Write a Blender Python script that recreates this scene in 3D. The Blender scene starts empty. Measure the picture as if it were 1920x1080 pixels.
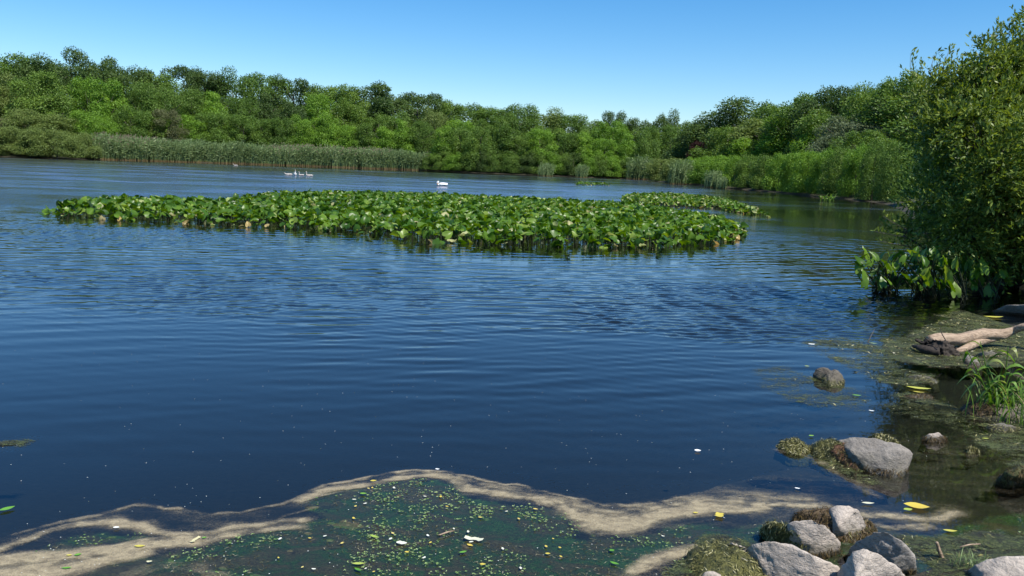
import bpy, bmesh, math, random
import numpy as np
from mathutils import Vector, Matrix, noise as mnoise

R = math.radians
scene = bpy.context.scene
col = scene.collection

# ------------------------------------------------------------------ camera
FPX = 1507.0                      # focal length in photo pixels (1920 wide)
CAMH = 2.0
PITCH, ROLL = R(8.68), R(2.29)
_f = Vector((0, math.cos(PITCH), -math.sin(PITCH)))
_r0 = Vector((1, 0, 0)); _u0 = Vector((0, math.sin(PITCH), math.cos(PITCH)))
_r = _r0 * math.cos(ROLL) + _u0 * math.sin(ROLL)
_u = _u0 * math.cos(ROLL) - _r0 * math.sin(ROLL)
cam = bpy.data.cameras.new('camera'); camo = bpy.data.objects.new('camera', cam)
col.objects.link(camo); scene.camera = camo
cam.sensor_width = 36; cam.lens = 36 * FPX / 1920; cam.clip_end = 5000; cam.clip_start = 0.05
m = Matrix((_r, _u, -_f)).transposed().to_4x4(); m.translation = (0, 0, CAMH)
camo.matrix_world = m

def ray(px, py):
    return _f + _r * ((px - 960) / FPX) - _u * ((py - 540) / FPX)
def W(px, py, z=0.0):             # photo pixel -> world point at height z
    d = ray(px, py); t = (z - CAMH) / d.z
    return Vector((d.x * t, d.y * t, z))
def P(px, py, y):                 # photo pixel -> world point at distance y
    d = ray(px, py); t = y / d.y
    return Vector((d.x * t, y, CAMH + d.z * t))

# ------------------------------------------------------------------ world, sun, exposure
SUN_EL, SUN_AZ = R(58), R(134)    # azimuth clockwise from +Y
w = bpy.data.worlds.new("World"); scene.world = w; w.use_nodes = True
nt = w.node_tree; nt.nodes.clear()
sky = nt.nodes.new('ShaderNodeTexSky'); sky.sky_type = 'NISHITA'; sky.sun_disc = False
sky.sun_elevation = SUN_EL; sky.sun_rotation = SUN_AZ
sky.altitude = 0; sky.air_density = 1.0; sky.dust_density = 0.15; sky.ozone_density = 5.0
hs = nt.nodes.new('ShaderNodeHueSaturation'); hs.inputs['Saturation'].default_value = 1.33
bg = nt.nodes.new('ShaderNodeBackground'); bg.inputs['Strength'].default_value = 0.104
wo = nt.nodes.new('ShaderNodeOutputWorld')
nt.links.new(sky.outputs[0], hs.inputs['Color']); nt.links.new(hs.outputs[0], bg.inputs['Color']); nt.links.new(bg.outputs[0], wo.inputs[0])
sl = bpy.data.lights.new('sun', 'SUN'); sl.energy = 4.6; sl.angle = R(0.5); sl.color = (1, 0.95, 0.87)
so = bpy.data.objects.new('sun', sl); col.objects.link(so)
sd = Vector((math.cos(SUN_EL) * math.sin(SUN_AZ), math.cos(SUN_EL) * math.cos(SUN_AZ), math.sin(SUN_EL)))
so.rotation_euler = sd.to_track_quat('Z', 'Y').to_euler()
scene.view_settings.view_transform = 'Standard'; scene.view_settings.look = 'None'
scene.view_settings.exposure = 0.6; scene.view_settings.gamma = 1.0
scene.render.engine = 'CYCLES'
scene.cycles.use_denoising = True
scene.cycles.max_bounces = 8; scene.cycles.transparent_max_bounces = 16
scene.cycles.caustics_reflective = False; scene.cycles.caustics_refractive = False
scene.cycles.sample_clamp_indirect = 6

# ------------------------------------------------------------------ helpers
def rng(s): return np.random.default_rng(s)
def _hash(ix, iy, s):
    n = (ix.astype(np.int64) * 374761393 + iy.astype(np.int64) * 668265263 + s * 1442695041) & 0xffffffff
    n = ((n ^ (n >> 13)) * 1274126177) & 0xffffffff
    return ((n ^ (n >> 16)) & 0xffff) / 65535.0
def vnoise(x, y, s=0):
    x0 = np.floor(x); y0 = np.floor(y); fx = x - x0; fy = y - y0
    fx = fx * fx * (3 - 2 * fx); fy = fy * fy * (3 - 2 * fy)
    a = _hash(x0, y0, s); b = _hash(x0 + 1, y0, s); c = _hash(x0, y0 + 1, s); d = _hash(x0 + 1, y0 + 1, s)
    return (a * (1 - fx) + b * fx) * (1 - fy) + (c * (1 - fx) + d * fx) * fy
def fbm(x, y, s=0, o=4):
    r = 0; a = .5; t = 0
    for k in range(o):
        r = r + a * vnoise(x * 2**k, y * 2**k, s + k * 17); t += a; a *= .5
    return r / t
def pdist(X, Y, pts):             # distance to a polyline and length along it
    best = np.full(X.shape, 1e9); S = np.zeros(X.shape); sgn = np.zeros(X.shape); acc = 0
    for (ax, ay), (bx, by) in zip(pts[:-1], pts[1:]):
        dx, dy = bx - ax, by - ay; L = math.hypot(dx, dy) + 1e-9
        t = np.clip(((X - ax) * dx + (Y - ay) * dy) / L**2, 0, 1)
        d = np.hypot(X - ax - t * dx, Y - ay - t * dy)
        mk = d < best
        best = np.where(mk, d, best); S = np.where(mk, acc + t * L, S)
        sgn = np.where(mk, np.sign(dx * (Y - ay) - dy * (X - ax)), sgn); acc += L
    return best, S, sgn
def inside(X, Y, poly):
    r = np.zeros(X.shape, bool); n = len(poly)
    for i in range(n):
        x1, y1 = poly[i]; x2, y2 = poly[(i + 1) % n]
        if y1 == y2: continue
        c = ((y1 > Y) != (y2 > Y)) & (X < (x2 - x1) * (Y - y1) / (y2 - y1) + x1)
        r ^= c
    return r
def sdf(X, Y, poly):              # positive inside
    d, _, _ = pdist(X, Y, list(poly) + [poly[0]])
    return np.where(inside(X, Y, poly), d, -d)
def pix(poly, z=0.0): return [tuple(W(a, b, z)[:2]) for a, b in poly]
def smooth(a, b, x):
    t = np.clip((x - a) / (b - a), 0, 1); return t * t * (3 - 2 * t)

def nmesh(name, V, F, attrs=None, smooth_=False):
    V = np.asarray(V, np.float32); F = np.asarray(F, np.int32); k = F.shape[1]
    me = bpy.data.meshes.new(name)
    me.vertices.add(len(V)); me.vertices.foreach_set('co', V.ravel())
    me.loops.add(F.size); me.loops.foreach_set('vertex_index', F.ravel())
    me.polygons.add(len(F)); me.polygons.foreach_set('loop_start', np.arange(0, F.size, k, dtype=np.int32))
    if smooth_: me.polygons.foreach_set('use_smooth', np.ones(len(F), bool))
    me.update(calc_edges=True)
    for an, av in (attrs or {}).items():
        a = me.attributes.new(an, 'FLOAT', 'POINT'); a.data.foreach_set('value', np.asarray(av, np.float32))
    return me
def link(name, me, mat=None, parent=None):
    o = bpy.data.objects.new(name, me); col.objects.link(o)
    if mat is not None and me is not None and not len(me.materials): me.materials.append(mat)
    if parent: o.parent = parent
    return o
def tag(o, label=None, cat=None, group=None, kind=None):
    if label: o['label'] = label
    if cat: o['category'] = cat
    if group: o['group'] = group
    if kind: o['kind'] = kind
    return o
def empty(name, loc, rz=0):
    o = bpy.data.objects.new(name, None); col.objects.link(o)
    o.location = loc; o.rotation_euler = (0, 0, rz); o.empty_display_size = .2
    return o
class MB:                         # collects faces (any size)
    def __init__(s): s.v = []; s.f = []; s.t = []
    def add(s, vs, fs, tone=.5):
        b = len(s.v); s.v += [tuple(v) for v in vs]; s.f += [[i + b for i in f] for f in fs]; s.t += [tone] * len(vs)
    def tube(s, pts, rad, n=6, tone=.5, jit=0, seed=0, cap=True):
        pts = [Vector(p) for p in pts]; vs = []; up = Vector((.3, .2, 1)).normalized(); N = len(pts)
        for i, p in enumerate(pts):
            d = (pts[min(i + 1, N - 1)] - pts[max(i - 1, 0)]).normalized()
            a = d.cross(up)
            if a.length < .05: a = d.cross(Vector((1, 0, 0)))
            a.normalize(); b = d.cross(a)
            for k in range(n):
                th = 2 * math.pi * k / n
                q = a * math.cos(th) + b * math.sin(th)
                rr = rad[i]
                if jit: rr *= 1 + jit * mnoise.fractal((p * 6 + q * 1.6 + Vector((seed, 0, 0))), 1, 2, 3)
                vs.append(p + q * rr)
        fs = [[i * n + k, i * n + (k + 1) % n, (i + 1) * n + (k + 1) % n, (i + 1) * n + k] for i in range(N - 1) for k in range(n)]
        if cap: fs += [list(range(n))[::-1], [(N - 1) * n + k for k in range(n)]]
        s.add(vs, fs, tone)
    def build(s, name, mat, parent=None, smooth_=True):
        me = bpy.data.meshes.new(name); me.from_pydata(s.v, [], s.f); me.update()
        if smooth_: me.polygons.foreach_set('use_smooth', [True] * len(me.polygons))
        a = me.attributes.new('tone', 'FLOAT', 'POINT'); a.data.foreach_set('value', s.t)
        return link(name, me, mat, parent)

# ------------------------------------------------------------------ materials
class Nd:
    def __init__(s, name):
        s.m = bpy.data.materials.new(name); s.m.use_nodes = True; s.t = s.m.node_tree; s.t.nodes.clear()
    def n(s, typ, **kw):
        nd = s.t.nodes.new('ShaderNode' + typ)
        for k, v in kw.items():
            if k.startswith('_'): setattr(nd, k[1:], v)
            else:
                key = int(k[1:]) if k[0] == 'i' and k[1:].isdigit() else k.replace('_', ' ')
                if hasattr(v, 'is_linked') or isinstance(v, bpy.types.NodeSocket): s.t.links.new(v, nd.inputs[key])
                else: nd.inputs[key].default_value = v
        return nd
    def pos(s): return s.n('NewGeometry').outputs['Position']
    def noise(s, vec, scale, detail=3, rough=.5, dist=0):
        return s.n('TexNoise', Vector=vec, Scale=scale, Detail=detail, Roughness=rough, Distortion=dist).outputs[0]
    def scalev(s, vec, sc): return s.n('VectorMath', _operation='MULTIPLY', i0=vec, i1=sc).outputs[0]
    def math(s, op, a, b=0.0, clamp=False): return s.n('Math', _operation=op, _use_clamp=clamp, i0=a, i1=b).outputs[0]
    def ramp(s, fac, stops, interp='LINEAR'):
        r = s.n('ValToRGB', Fac=fac); cr = r.color_ramp; cr.interpolation = interp
        while len(cr.elements) > 1: cr.elements.remove(cr.elements[0])
        cr.elements[0].position = stops[0][0]; cr.elements[0].color = (*stops[0][1], 1)
        for p, c in stops[1:]:
            e = cr.elements.new(p); e.color = (*c, 1)
        return r.outputs[0]
    def fr(s, fac, a, b): return s.n('MapRange', _clamp=True, i0=fac, i1=a, i2=b).outputs[0]
    def mix(s, fac, a, b):
        return s.n('Mix', _data_type='RGBA', i0=fac, i6=a if not isinstance(a, tuple) else (*a, 1), i7=b if not isinstance(b, tuple) else (*b, 1)).outputs[2]
    def bump(s, h, dist, normal=None, strength=1.0):
        kw = dict(Height=h, Distance=dist, Strength=strength)
        if normal is not None: kw['Normal'] = normal
        return s.n('Bump', **kw).outputs[0]
    def out(s, sh): s.n('OutputMaterial', Surface=sh); return s.m
    def attr(s, name='tone'): return s.n('Attribute', _attribute_name=name).outputs['Fac']

def leaf_mat(name, stops, transl=.30, rough=.5, spec=.22, objrand=0.22):
    M = Nd(name)
    oi = M.n('ObjectInfo').outputs['Random']
    f = M.attr('tone')
    if objrand:
        f = M.math('ADD', M.math('MULTIPLY', f, 1 - objrand), M.math('MULTIPLY', oi, objrand))
    c = M.ramp(f, stops)
    b = M.n('BsdfPrincipled', Base_Color=c, Roughness=rough, Specular_IOR_Level=spec).outputs[0]
    tc = M.n('HueSaturation', Hue=.485, Saturation=1.15, Value=1.25, Color=c).outputs[0]
    t = M.n('BsdfTranslucent', Color=tc).outputs[0]
    return M.out(M.n('MixShader', i0=transl, i1=b, i2=t).outputs[0])
GRN = {
 'mid':   leaf_mat('mid_green_leaves', [(0, (0.041, 0.085, 0.016)), (.5, (0.102, 0.183, 0.032)), (1, (0.205, 0.305, 0.054))]),
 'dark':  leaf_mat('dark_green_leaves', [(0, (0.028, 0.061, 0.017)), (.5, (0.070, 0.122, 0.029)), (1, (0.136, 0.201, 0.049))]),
 'bright':leaf_mat('bright_green_leaves', [(0, (0.066, 0.146, 0.017)), (.5, (0.147, 0.275, 0.034)), (1, (0.249, 0.403, 0.051))]),
 'olive': leaf_mat('olive_leaves', [(0, (0.085, 0.123, 0.029)), (.5, (0.146, 0.202, 0.050)), (1, (0.207, 0.280, 0.078))]),
 'grey':  leaf_mat('grey_green_leaves', [(0, (.065, .095, .040)), (.5, (.13, .17, .08)), (1, (.22, .27, .15))]),
 'brown': leaf_mat('brownish_twigs_leaves', [(0, (.075, .09, .035)), (.5, (.135, .15, .062)), (1, (.20, .21, .10))]),
 'red':   leaf_mat('dark_red_leaves', [(0, (.025, .010, .010)), (.5, (.045, .016, .014)), (1, (.07, .03, .02))]),
}
MAT_WILLOW = leaf_mat('willow_leaves', [(0, (.035, .07, .014)), (.5, (.13, .195, .032)), (.85, (.27, .34, .06)), (1, (.40, .45, .17))], transl=.33, rough=.45, spec=.3, objrand=0)
MAT_LILY = leaf_mat('lily_leaves', [(0, (.020, .060, .008)), (.35, (.055, .135, .012)), (.7, (.13, .24, .022)), (.86, (.24, .34, .06)), (.9, (.42, .45, .20)), (.95, (.50, .43, .20)), (1, (.52, .32, .06))], transl=.38, rough=.38, spec=.4, objrand=0)
MAT_REED = leaf_mat('reed_leaves', [(0, (0.246, 0.157, 0.078)), (.18, (0.190, 0.179, 0.073)), (.32, (0.106, 0.162, 0.056)), (.7, (0.185, 0.263, 0.106)), (.92, (0.280, 0.358, 0.168)), (1, (0.269, 0.213, 0.146))], transl=.25, rough=.5, objrand=0)
MAT_GRASS = leaf_mat('bank_grass', [(0, (.05, .09, .02)), (.6, (.11, .22, .03)), (.9, (.20, .33, .07)), (1, (.34, .27, .12))], transl=.4, rough=.4, objrand=0)
MAT_FLOAT = leaf_mat('floating_leaf', [(0, (.04, .14, .02)), (.25, (.13, .33, .04)), (.5, (.42, .48, .10)), (.7, (.62, .48, .08)), (.85, (.62, .62, .45)), (1, (.85, .87, .85))], transl=.15, rough=.4, objrand=0)
MAT_SPRIG = leaf_mat('waterweed_sprigs', [(0, (.05, .12, .03)), (.5, (.17, .29, .08)), (1, (.40, .50, .22))], transl=.1, objrand=0)

def bark_mat(name, c1, c2, sc=8):
    M = Nd(name); p = M.n('TexCoord').outputs['Object']
    n = M.noise(M.scalev(p, (1, 1, .35)), sc, 5, .65)
    return M.out(M.n('BsdfPrincipled', Base_Color=M.mix(M.fr(n, .3, .7), c1, c2), Roughness=.85, Normal=M.bump(n, .01)).outputs[0])
MAT_BARK = bark_mat('grey_bark', (.05, .04, .03), (.14, .12, .095))
MAT_STALK = bark_mat('dark_stalk', (.015, .022, .008), (.04, .05, .018))
MAT_ROOT = bark_mat('wet_root_wood', (.008, .006, .004), (.045, .032, .022), 30)
M = Nd('bleached_driftwood'); p = M.n('TexCoord').outputs['Object']
n1 = M.noise(M.scalev(p, (3, 14, 14)), 3, 5, .6); n2 = M.noise(p, 9, 3)
c = M.mix(M.fr(n1, .3, .75), (.20, .135, .085), (.52, .39, .27)); c = M.mix(M.fr(n2, .58, .75), c, (.16, .12, .09))
n4 = M.noise(M.scalev(p, (4, 30, 30)), 4, 4, .7); c = M.mix(M.fr(n4, .58, .7), c, (.10, .07, .05))
MAT_DRIFT = M.out(M.n('BsdfPrincipled', Base_Color=c, Roughness=.8, Normal=M.bump(n4, .008, M.bump(n1, .012))).outputs[0])

def stone_mat(name, ca, cb, cc):
    M = Nd(name); p = M.pos()
    n1 = M.noise(p, 9, 4, .6); n2 = M.noise(p, 70, 5, .7); n3 = M.noise(M.scalev(p, (1, .4, 1.8)), 38, 4, .7, .6)
    c = M.mix(M.fr(n1, .35, .68), ca, cb)
    c = M.mix(M.fr(n3, .56, .72), c, cc)
    c = M.mix(M.math('MULTIPLY', M.fr(n2, .35, .7), .45), c, tuple(x * .55 for x in ca))
    z = M.n('SeparateXYZ', i0=p).outputs[2]
    wz = M.math('ADD', z, M.math('MULTIPLY', M.math('SUBTRACT', n1, .5), .05))
    wet = M.fr(wz, .045, .022)
    c = M.mix(M.math('MULTIPLY', wet, .85), c, (.022, .021, .014))
    st = M.math('MULTIPLY', M.fr(z, .13, .02), M.fr(n1, .42, .6)); c = M.mix(M.math('MULTIPLY', st, .7), c, (.075, .070, .025))
    ck = M.n('TexVoronoi', _feature='DISTANCE_TO_EDGE', Vector=M.n('VectorMath', _operation='ADD', i0=p, i1=M.scalev(M.n('TexNoise', Vector=p, Scale=14.0).outputs[1], (.12, .12, .12))).outputs[0], Scale=7.0).outputs[0]
    ckm = M.fr(ck, .018, .0); c = M.mix(M.math('MULTIPLY', ckm, .35), c, (.04, .035, .03))
    b = M.bump(n2, .006, M.bump(n3, .014))
    r = M.math('SUBTRACT', .9, M.math('MULTIPLY', wet, .5))
    return M.out(M.n('BsdfPrincipled', Base_Color=c, Roughness=r, Normal=b).outputs[0])
MAT_STONE = stone_mat('pinkish_grey_stone', (.45, .385, .32), (.60, .52, .435), (.30, .26, .22))
MAT_STONE4 = stone_mat('striated_grey_stone', (.34, .305, .265), (.46, .42, .37), (.13, .12, .105))
MAT_STONE3 = stone_mat('brown_wet_stone', (.10, .085, .065), (.21, .18, .145), (.03, .027, .022))
MAT_STONE2 = stone_mat('dark_grey_stone', (.20, .178, .150), (.33, .295, .25), (.09, .082, .07))

def moss_mat(name, stops):
    M = Nd(name); p = M.pos()
    n1 = M.noise(p, 14, 4, .6); n2 = M.noise(p, 110, 3, .7); 
    f = M.math('ADD', M.math('MULTIPLY', n1, .6), M.math('MULTIPLY', n2, .4))
    f = M.math('ADD', M.math('MULTIPLY', f, .7), M.math('MULTIPLY', M.attr('tone'), .3))
    return M.out(M.n('BsdfPrincipled', Base_Color=M.ramp(f, stops), Roughness=.6, Normal=M.bump(n2, .012, M.bump(n1, .03))).outputs[0])
MAT_MOSS = moss_mat('green_brown_algae_cover', [(.3, (.012, .014, .006)), (.45, (.045, .050, .012)), (.56, (.12, .115, .022)), (.7, (.22, .20, .05))])
MAT_MOSSB = moss_mat('brown_algae_cover', [(.3, (.018, .013, .008)), (.46, (.07, .045, .022)), (.58, (.13, .085, .040)), (.72, (.20, .16, .06))])
MAT_MOSSR = moss_mat('rusty_algae_cover', [(.3, (.04, .018, .010)), (.46, (.14, .062, .028)), (.58, (.24, .11, .05)), (.72, (.28, .19, .07))])

# ------------------------------------------------------------------ pond outline
near_shore = [(-70, 1.4), (-25, 2.1), (-8, 2.4), (-3, 2.7), (-.5, 2.9), (.9, 3.1), (1.5, 3.45)] + pix([(1640, 1100), (1760, 1062), (1850, 1030), (1960, 1010), (2020, 960), (1990, 860), (1925, 790), (1860, 772), (1880, 745), (1960, 700), (1990, 640), (1960, 590), (1975, 565), (2010, 530)])
right_shore = [(10.6, 17.5), (12.5, 22), (16, 32), (22, 45), (27, 57)] + pix([(1650, 380), (1600, 375), (1500, 366), (1400, 356), (1300, 348), (1232, 341), (1215, 337)])
far_shore = pix([(1100, 332.5), (1000, 328.5), (900, 324.5), (790, 319.5), (600, 312.5), (400, 305.5), (190, 299.5), (100, 298), (0, 294)])
POND = near_shore + right_shore + far_shore + [(-230, 190), (-300, 120), (-200, 20)]
FAR_LINE = [(-230, 190)] + far_shore[::-1]

def land_z(X, Y):
    d = sdf(X, Y, POND)
    n = fbm(X * .9, Y * .9, 5); nf = fbm(X * 7, Y * 7, 9)
    deep = -(0.045 + .16 * d + .02 * (nf - .5) + .03 * (n - .5)); deep = np.maximum(deep, -1.4 + .2 * n)
    deep = np.minimum(deep, -.012)
    t = -d
    up = np.minimum(.16 * t, .55) + .02 * np.maximum(t - 3, 0).clip(0, 60) * smooth(40, 120, Y) + .05 * (nf - .5) * smooth(0, .5, t)
    hill = 5.5 * smooth(6, 70, t) * smooth(20, -60, X) * smooth(60, 140, Y)
    return np.where(d > 0, deep * smooth(-.02, .15, d) - .0, up + hill)
def land1(x, y): return float(land_z(np.array([x]), np.array([y]))[0])

def graded(segs):
    r = []
    for a, b, n in segs: r += list(np.linspace(a, b, n, endpoint=False))
    return np.array(r + [segs[-1][1]])
gx = graded([(-2500, -400, 8), (-400, -60, 40), (-60, -5, 40), (-5, -1, 60), (-1, 5, 190), (5, 14, 60), (14, 80, 50), (80, 400, 25), (400, 2500, 8)])
gy = graded([(-600, -30, 8), (-30, 1.5, 20), (1.5, 8, 200), (8, 20, 90), (20, 90, 70), (90, 400, 100), (400, 3000, 10)])
X, Y = np.meshgrid(gx, gy); Z = land_z(X, Y)
nx, ny = len(gx), len(gy)
I = np.arange(nx * ny).reshape(ny, nx)
F = np.stack([I[:-1, :-1], I[:-1, 1:], I[1:, 1:], I[1:, :-1]], -1).reshape(-1, 4)
M = Nd('pond_bed_and_bank_soil'); p = M.pos()
n1 = M.noise(p, 1.3, 4, .6); n2 = M.noise(M.scalev(p, (1, 1.6, 1)), 11, 5, .7, .8); n3 = M.noise(p, 60, 3, .7)
c = M.ramp(M.math('ADD', M.math('MULTIPLY', n2, .75), M.math('MULTIPLY', n1, .25)), [(.3, (.008, .007, .004)), (.45, (.022, .019, .010)), (.55, (.045, .037, .017)), (.64, (.032, .045, .014)), (.75, (.12, .11, .05))])
c = M.mix(M.math('MULTIPLY', M.fr(n3, .4, .75), .5), c, (.02, .02, .01))
z = M.n('SeparateXYZ', i0=p).outputs[2]
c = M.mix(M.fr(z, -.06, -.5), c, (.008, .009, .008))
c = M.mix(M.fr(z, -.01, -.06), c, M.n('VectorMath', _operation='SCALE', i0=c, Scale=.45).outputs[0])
c = M.mix(M.fr(z, .1, .4), c, M.mix(n2, (.03, .035, .012), (.07, .085, .025)))
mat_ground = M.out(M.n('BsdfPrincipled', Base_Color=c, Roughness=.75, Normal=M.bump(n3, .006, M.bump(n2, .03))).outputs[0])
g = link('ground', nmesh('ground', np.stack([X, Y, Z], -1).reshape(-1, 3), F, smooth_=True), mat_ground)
tag(g, 'muddy pond bed rising into the wooded banks', kind='structure')

# ------------------------------------------------------------------ water
M = Nd('pond_water'); p = M.pos()
sx = M.n('SeparateXYZ', i0=p); wx, wy = sx.outputs[0], sx.outputs[1]
far = M.fr(wy, 6.0, 10.0)
gust = M.noise(M.scalev(p, (.10, .22, 0)), 1, 3, .55, .6)
gust2 = M.noise(M.scalev(p, (.012, .05, 0)), 1.0, 3, .6, .4)
def patch(cx, cy, rx, ry):
    dv = M.n('VectorMath', _operation='MULTIPLY', i0=M.n('VectorMath', _operation='SUBTRACT', i0=p, i1=(cx, cy, 0)).outputs[0], i1=(1 / rx, 1 / ry, 0)).outputs[0]
    return M.fr(M.math('ADD', M.n('VectorMath', _operation='LENGTH', i0=dv).outputs['Value'], M.math('MULTIPLY', M.math('SUBTRACT', gust, .5), 2.2)), 1.15, .75)
gm = M.math('MAXIMUM', M.math('MULTIPLY', M.fr(gust, .46, .70), M.fr(wy, 8.5, 12)), M.math('MAXIMUM', patch(3.4, 11.6, 2.4, 2.2), M.math('MULTIPLY', patch(-4.2, 11.5, 4.5, 3.2), .7)))
# swells, chop, fine
rot = M.n('VectorRotate', i0=p, Angle=R(9)).outputs[0]
h1 = M.noise(M.scalev(rot, (1.1, 3.4, 0)), 1.0, 2, .5, .9)
h2 = M.noise(M.scalev(M.n('VectorRotate', i0=p, Angle=R(-7)).outputs[0], (4.5, 9.0, 0)), 1.0, 2, .5, .5)
h3 = M.noise(M.scalev(p, (7, 9.5, 0)), 1.0, 3, .6, .6)
calmfar = M.math('MAXIMUM', M.fr(wy, 80, 150), M.math('MULTIPLY', M.fr(M.math('SUBTRACT', wx, M.math('MULTIPLY', wy, .22)), 0, 3), M.fr(wy, 15, 26)))
streak = M.math('MULTIPLY', M.fr(gust2, .44, .62), .8)
lowf = M.math('SUBTRACT', 1.0, M.math('MULTIPLY', calmfar, M.math('SUBTRACT', 1.0, streak)))
a1 = M.math('MULTIPLY', M.math('ADD', .25, M.math('MULTIPLY', far, .75)), lowf)
b1 = M.n('Bump', Height=h1, Distance=.022, Strength=1.0).outputs[0]
hh = M.math('ADD', M.math('MULTIPLY', h1, .017), M.math('MULTIPLY', h2, M.math('MULTIPLY', .012, M.math('ADD', .42, M.math('MULTIPLY', gm, .8)))))
hh = M.math('ADD', hh, M.math('MULTIPLY', h3, M.math('MULTIPLY', .028, M.math('ADD', .03, M.math('MULTIPLY', gm, 1.0)))))
hh = M.math('MULTIPLY', hh, M.math('MULTIPLY', a1, M.math('ADD', .10, M.math('MULTIPLY', M.fr(wy, 22, 31), .90))))
nb = M.n('Bump', Height=hh, Distance=1.0, Strength=1.0).outputs[0]
fres = M.n('Fresnel', IOR=1.40, Normal=nb).outputs[0]
tr = M.n('BsdfTransparent', Color=(.66, .72, .66, 1)).outputs[0]
rgh = M.math('ADD', .03, M.math('MULTIPLY', M.math('MULTIPLY', M.fr(wy, 18.0, 40.0), lowf), M.math('ADD', .12, M.math('MULTIPLY', gm, .14))))
gl = M.n('BsdfAnisotropic', Color=(1, .95, 1, 1), Roughness=rgh, Normal=nb).outputs[0]
mat_water = M.out(M.n('MixShader', i0=fres, i1=tr, i2=gl).outputs[0])
def wave_z(X, Y):
    """ripples as real relief between 4 and 30 m from the near bank"""
    r = rng(77); g1 = fbm(X * .16, Y * .28, 201, 3); g2 = fbm(X * .5 + 9, Y * .9, 202, 3)
    env = smooth(5.6, 11.0, Y + (g1 - .5) * 4) * .85 + .15
    env *= 1 - smooth(26, 31, Y)
    env *= .35 + .65 * smooth(.2, .45, g2)
    sd_ = sdf(X, Y, POND); env *= smooth(.15, 1.6, sd_)
    def ell(cx, cy, rx, ry): return smooth(1.25, .6, np.hypot((X - cx) / rx, (Y - cy) / ry) + (g2 - .5) * 1.6)
    gust = np.maximum.reduce([ell(3.1, 11.2, 2.6, 1.9), ell(4.6, 13.3, 2.6, 1.6), .45 * ell(-4.5, 11.8, 4.0, 2.0), .45 * ell(-10, 20, 4, 4), .25 * ell(.5, 13, 2, 1.4)])
    Z = np.zeros(X.shape)
    for i in range(16):           # wavelets of 0.25 to 1 m
        L = .17 * (3.6 ** r.uniform()); th = R(90) + r.normal(0, .36) + .12; k = 2 * math.pi / L; ph = r.uniform(0, 6.28)
        pk = .15 + 1.7 * smooth(.38, .72, vnoise(X * .35 + i * 7.1, Y * .6 + i * 3.3, 300 + i))
        Z += .0112 / k * 1.0 * pk * np.sin(k * (X * math.cos(th) + Y * math.sin(th)) + ph + 2.2 * vnoise(X * .6, Y * .6, 340 + i))
    Zs = np.zeros(X.shape)
    for i in range(16):           # short chop in the wind patches
        L = r.uniform(.11, .24); th = R(90) + r.normal(0, .75); k = 2 * math.pi / L; ph = r.uniform(0, 6.28)
        Zs += .048 / k * (.3 + 1.3 * vnoise(X * 2.2 + i * 5, Y * 2.2, 400 + i)) * np.sin(k * (X * math.cos(th) + Y * math.sin(th)) + ph + 3 * vnoise(X * 1.3, Y * 1.3, 440 + i))
    return env * (Z + Zs * (.05 + .95 * gust) * smooth(7.5, 9.5, Y))
gx = graded([(-420, -60, 12), (-60, -19, 40), (-19, 13, 1020), (13, 60, 50), (60, 420, 12)])
gy = graded([(.8, 5, 20), (5, 15, 400), (15, 24, 290), (24, 32, 140), (32, 80, 24), (80, 330, 10)])
X, Y = np.meshgrid(gx, gy); Z = wave_z(X, Y)
I = np.arange(X.size).reshape(X.shape)
F = np.stack([I[:-1, :-1], I[:-1, 1:], I[1:, 1:], I[1:, :-1]], -1).reshape(-1, 4)
wo_ = link('water', nmesh('water', np.stack([X, Y, Z], -1).reshape(-1, 3), F, smooth_=True), mat_water)
tag(wo_, 'dark blue rippled pond water reflecting the clear sky', kind='structure')

# ------------------------------------------------------------------ sheets lying in or on the water
def sheet(name, x0, x1, y0, y1, res, dens_fn, z_fn, mat, extra=None):
    xs = np.arange(x0, x1, res); ys = np.arange(y0, y1, res)
    X, Y = np.meshgrid(xs, ys); D = dens_fn(X, Y); Z = z_fn(X, Y, D)
    I = np.arange(X.size).reshape(X.shape)
    F = np.stack([I[:-1, :-1], I[:-1, 1:], I[1:, 1:], I[1:, :-1]], -1).reshape(-1, 4)
    keep = (D.ravel()[F].max(1) > .02); F = F[keep]
    used = np.unique(F); mp = np.zeros(X.size, np.int32); mp[used] = np.arange(len(used))
    V = np.stack([X, Y, Z], -1).reshape(-1, 3)[used]
    return link(name, nmesh(name, V, mp[F], {'dens': D.ravel()[used]}, True), mat)

def film_mat(name, cols, nscale, lo, hi, stretch=(1, 1, 1), rough=.8, bumpd=0.0):
    M = Nd(name); p = M.pos(); q = M.scalev(p, stretch)
    n1 = M.noise(q, nscale, 4, .7, .5); n2 = M.noise(q, nscale * .12, 3, .6, .5); n3 = M.noise(q, nscale * 2.3, 2, .8)
    d = M.attr('dens')
    a = M.math('ADD', d, M.math('MULTIPLY', M.math('SUBTRACT', n1, .5), 1.1))
    a = M.math('ADD', a, M.math('MULTIPLY', M.math('SUBTRACT', n3, .5), 1.1))
    alpha = M.fr(a, lo, hi)
    c = M.ramp(M.math('ADD', M.math('MULTIPLY', n2, .6), M.math('MULTIPLY', n3, .4)), cols)
    kw = {}
    if bumpd: kw['Normal'] = M.bump(n3, bumpd, M.bump(n1, bumpd * 2))
    b = M.n('BsdfPrincipled', Base_Color=c, Roughness=rough, Specular_IOR_Level=.2, **kw).outputs[0]
    return M.out(M.n('MixShader', i0=alpha, i1=M.n('BsdfTransparent').outputs[0], i2=b).outputs[0])

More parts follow.
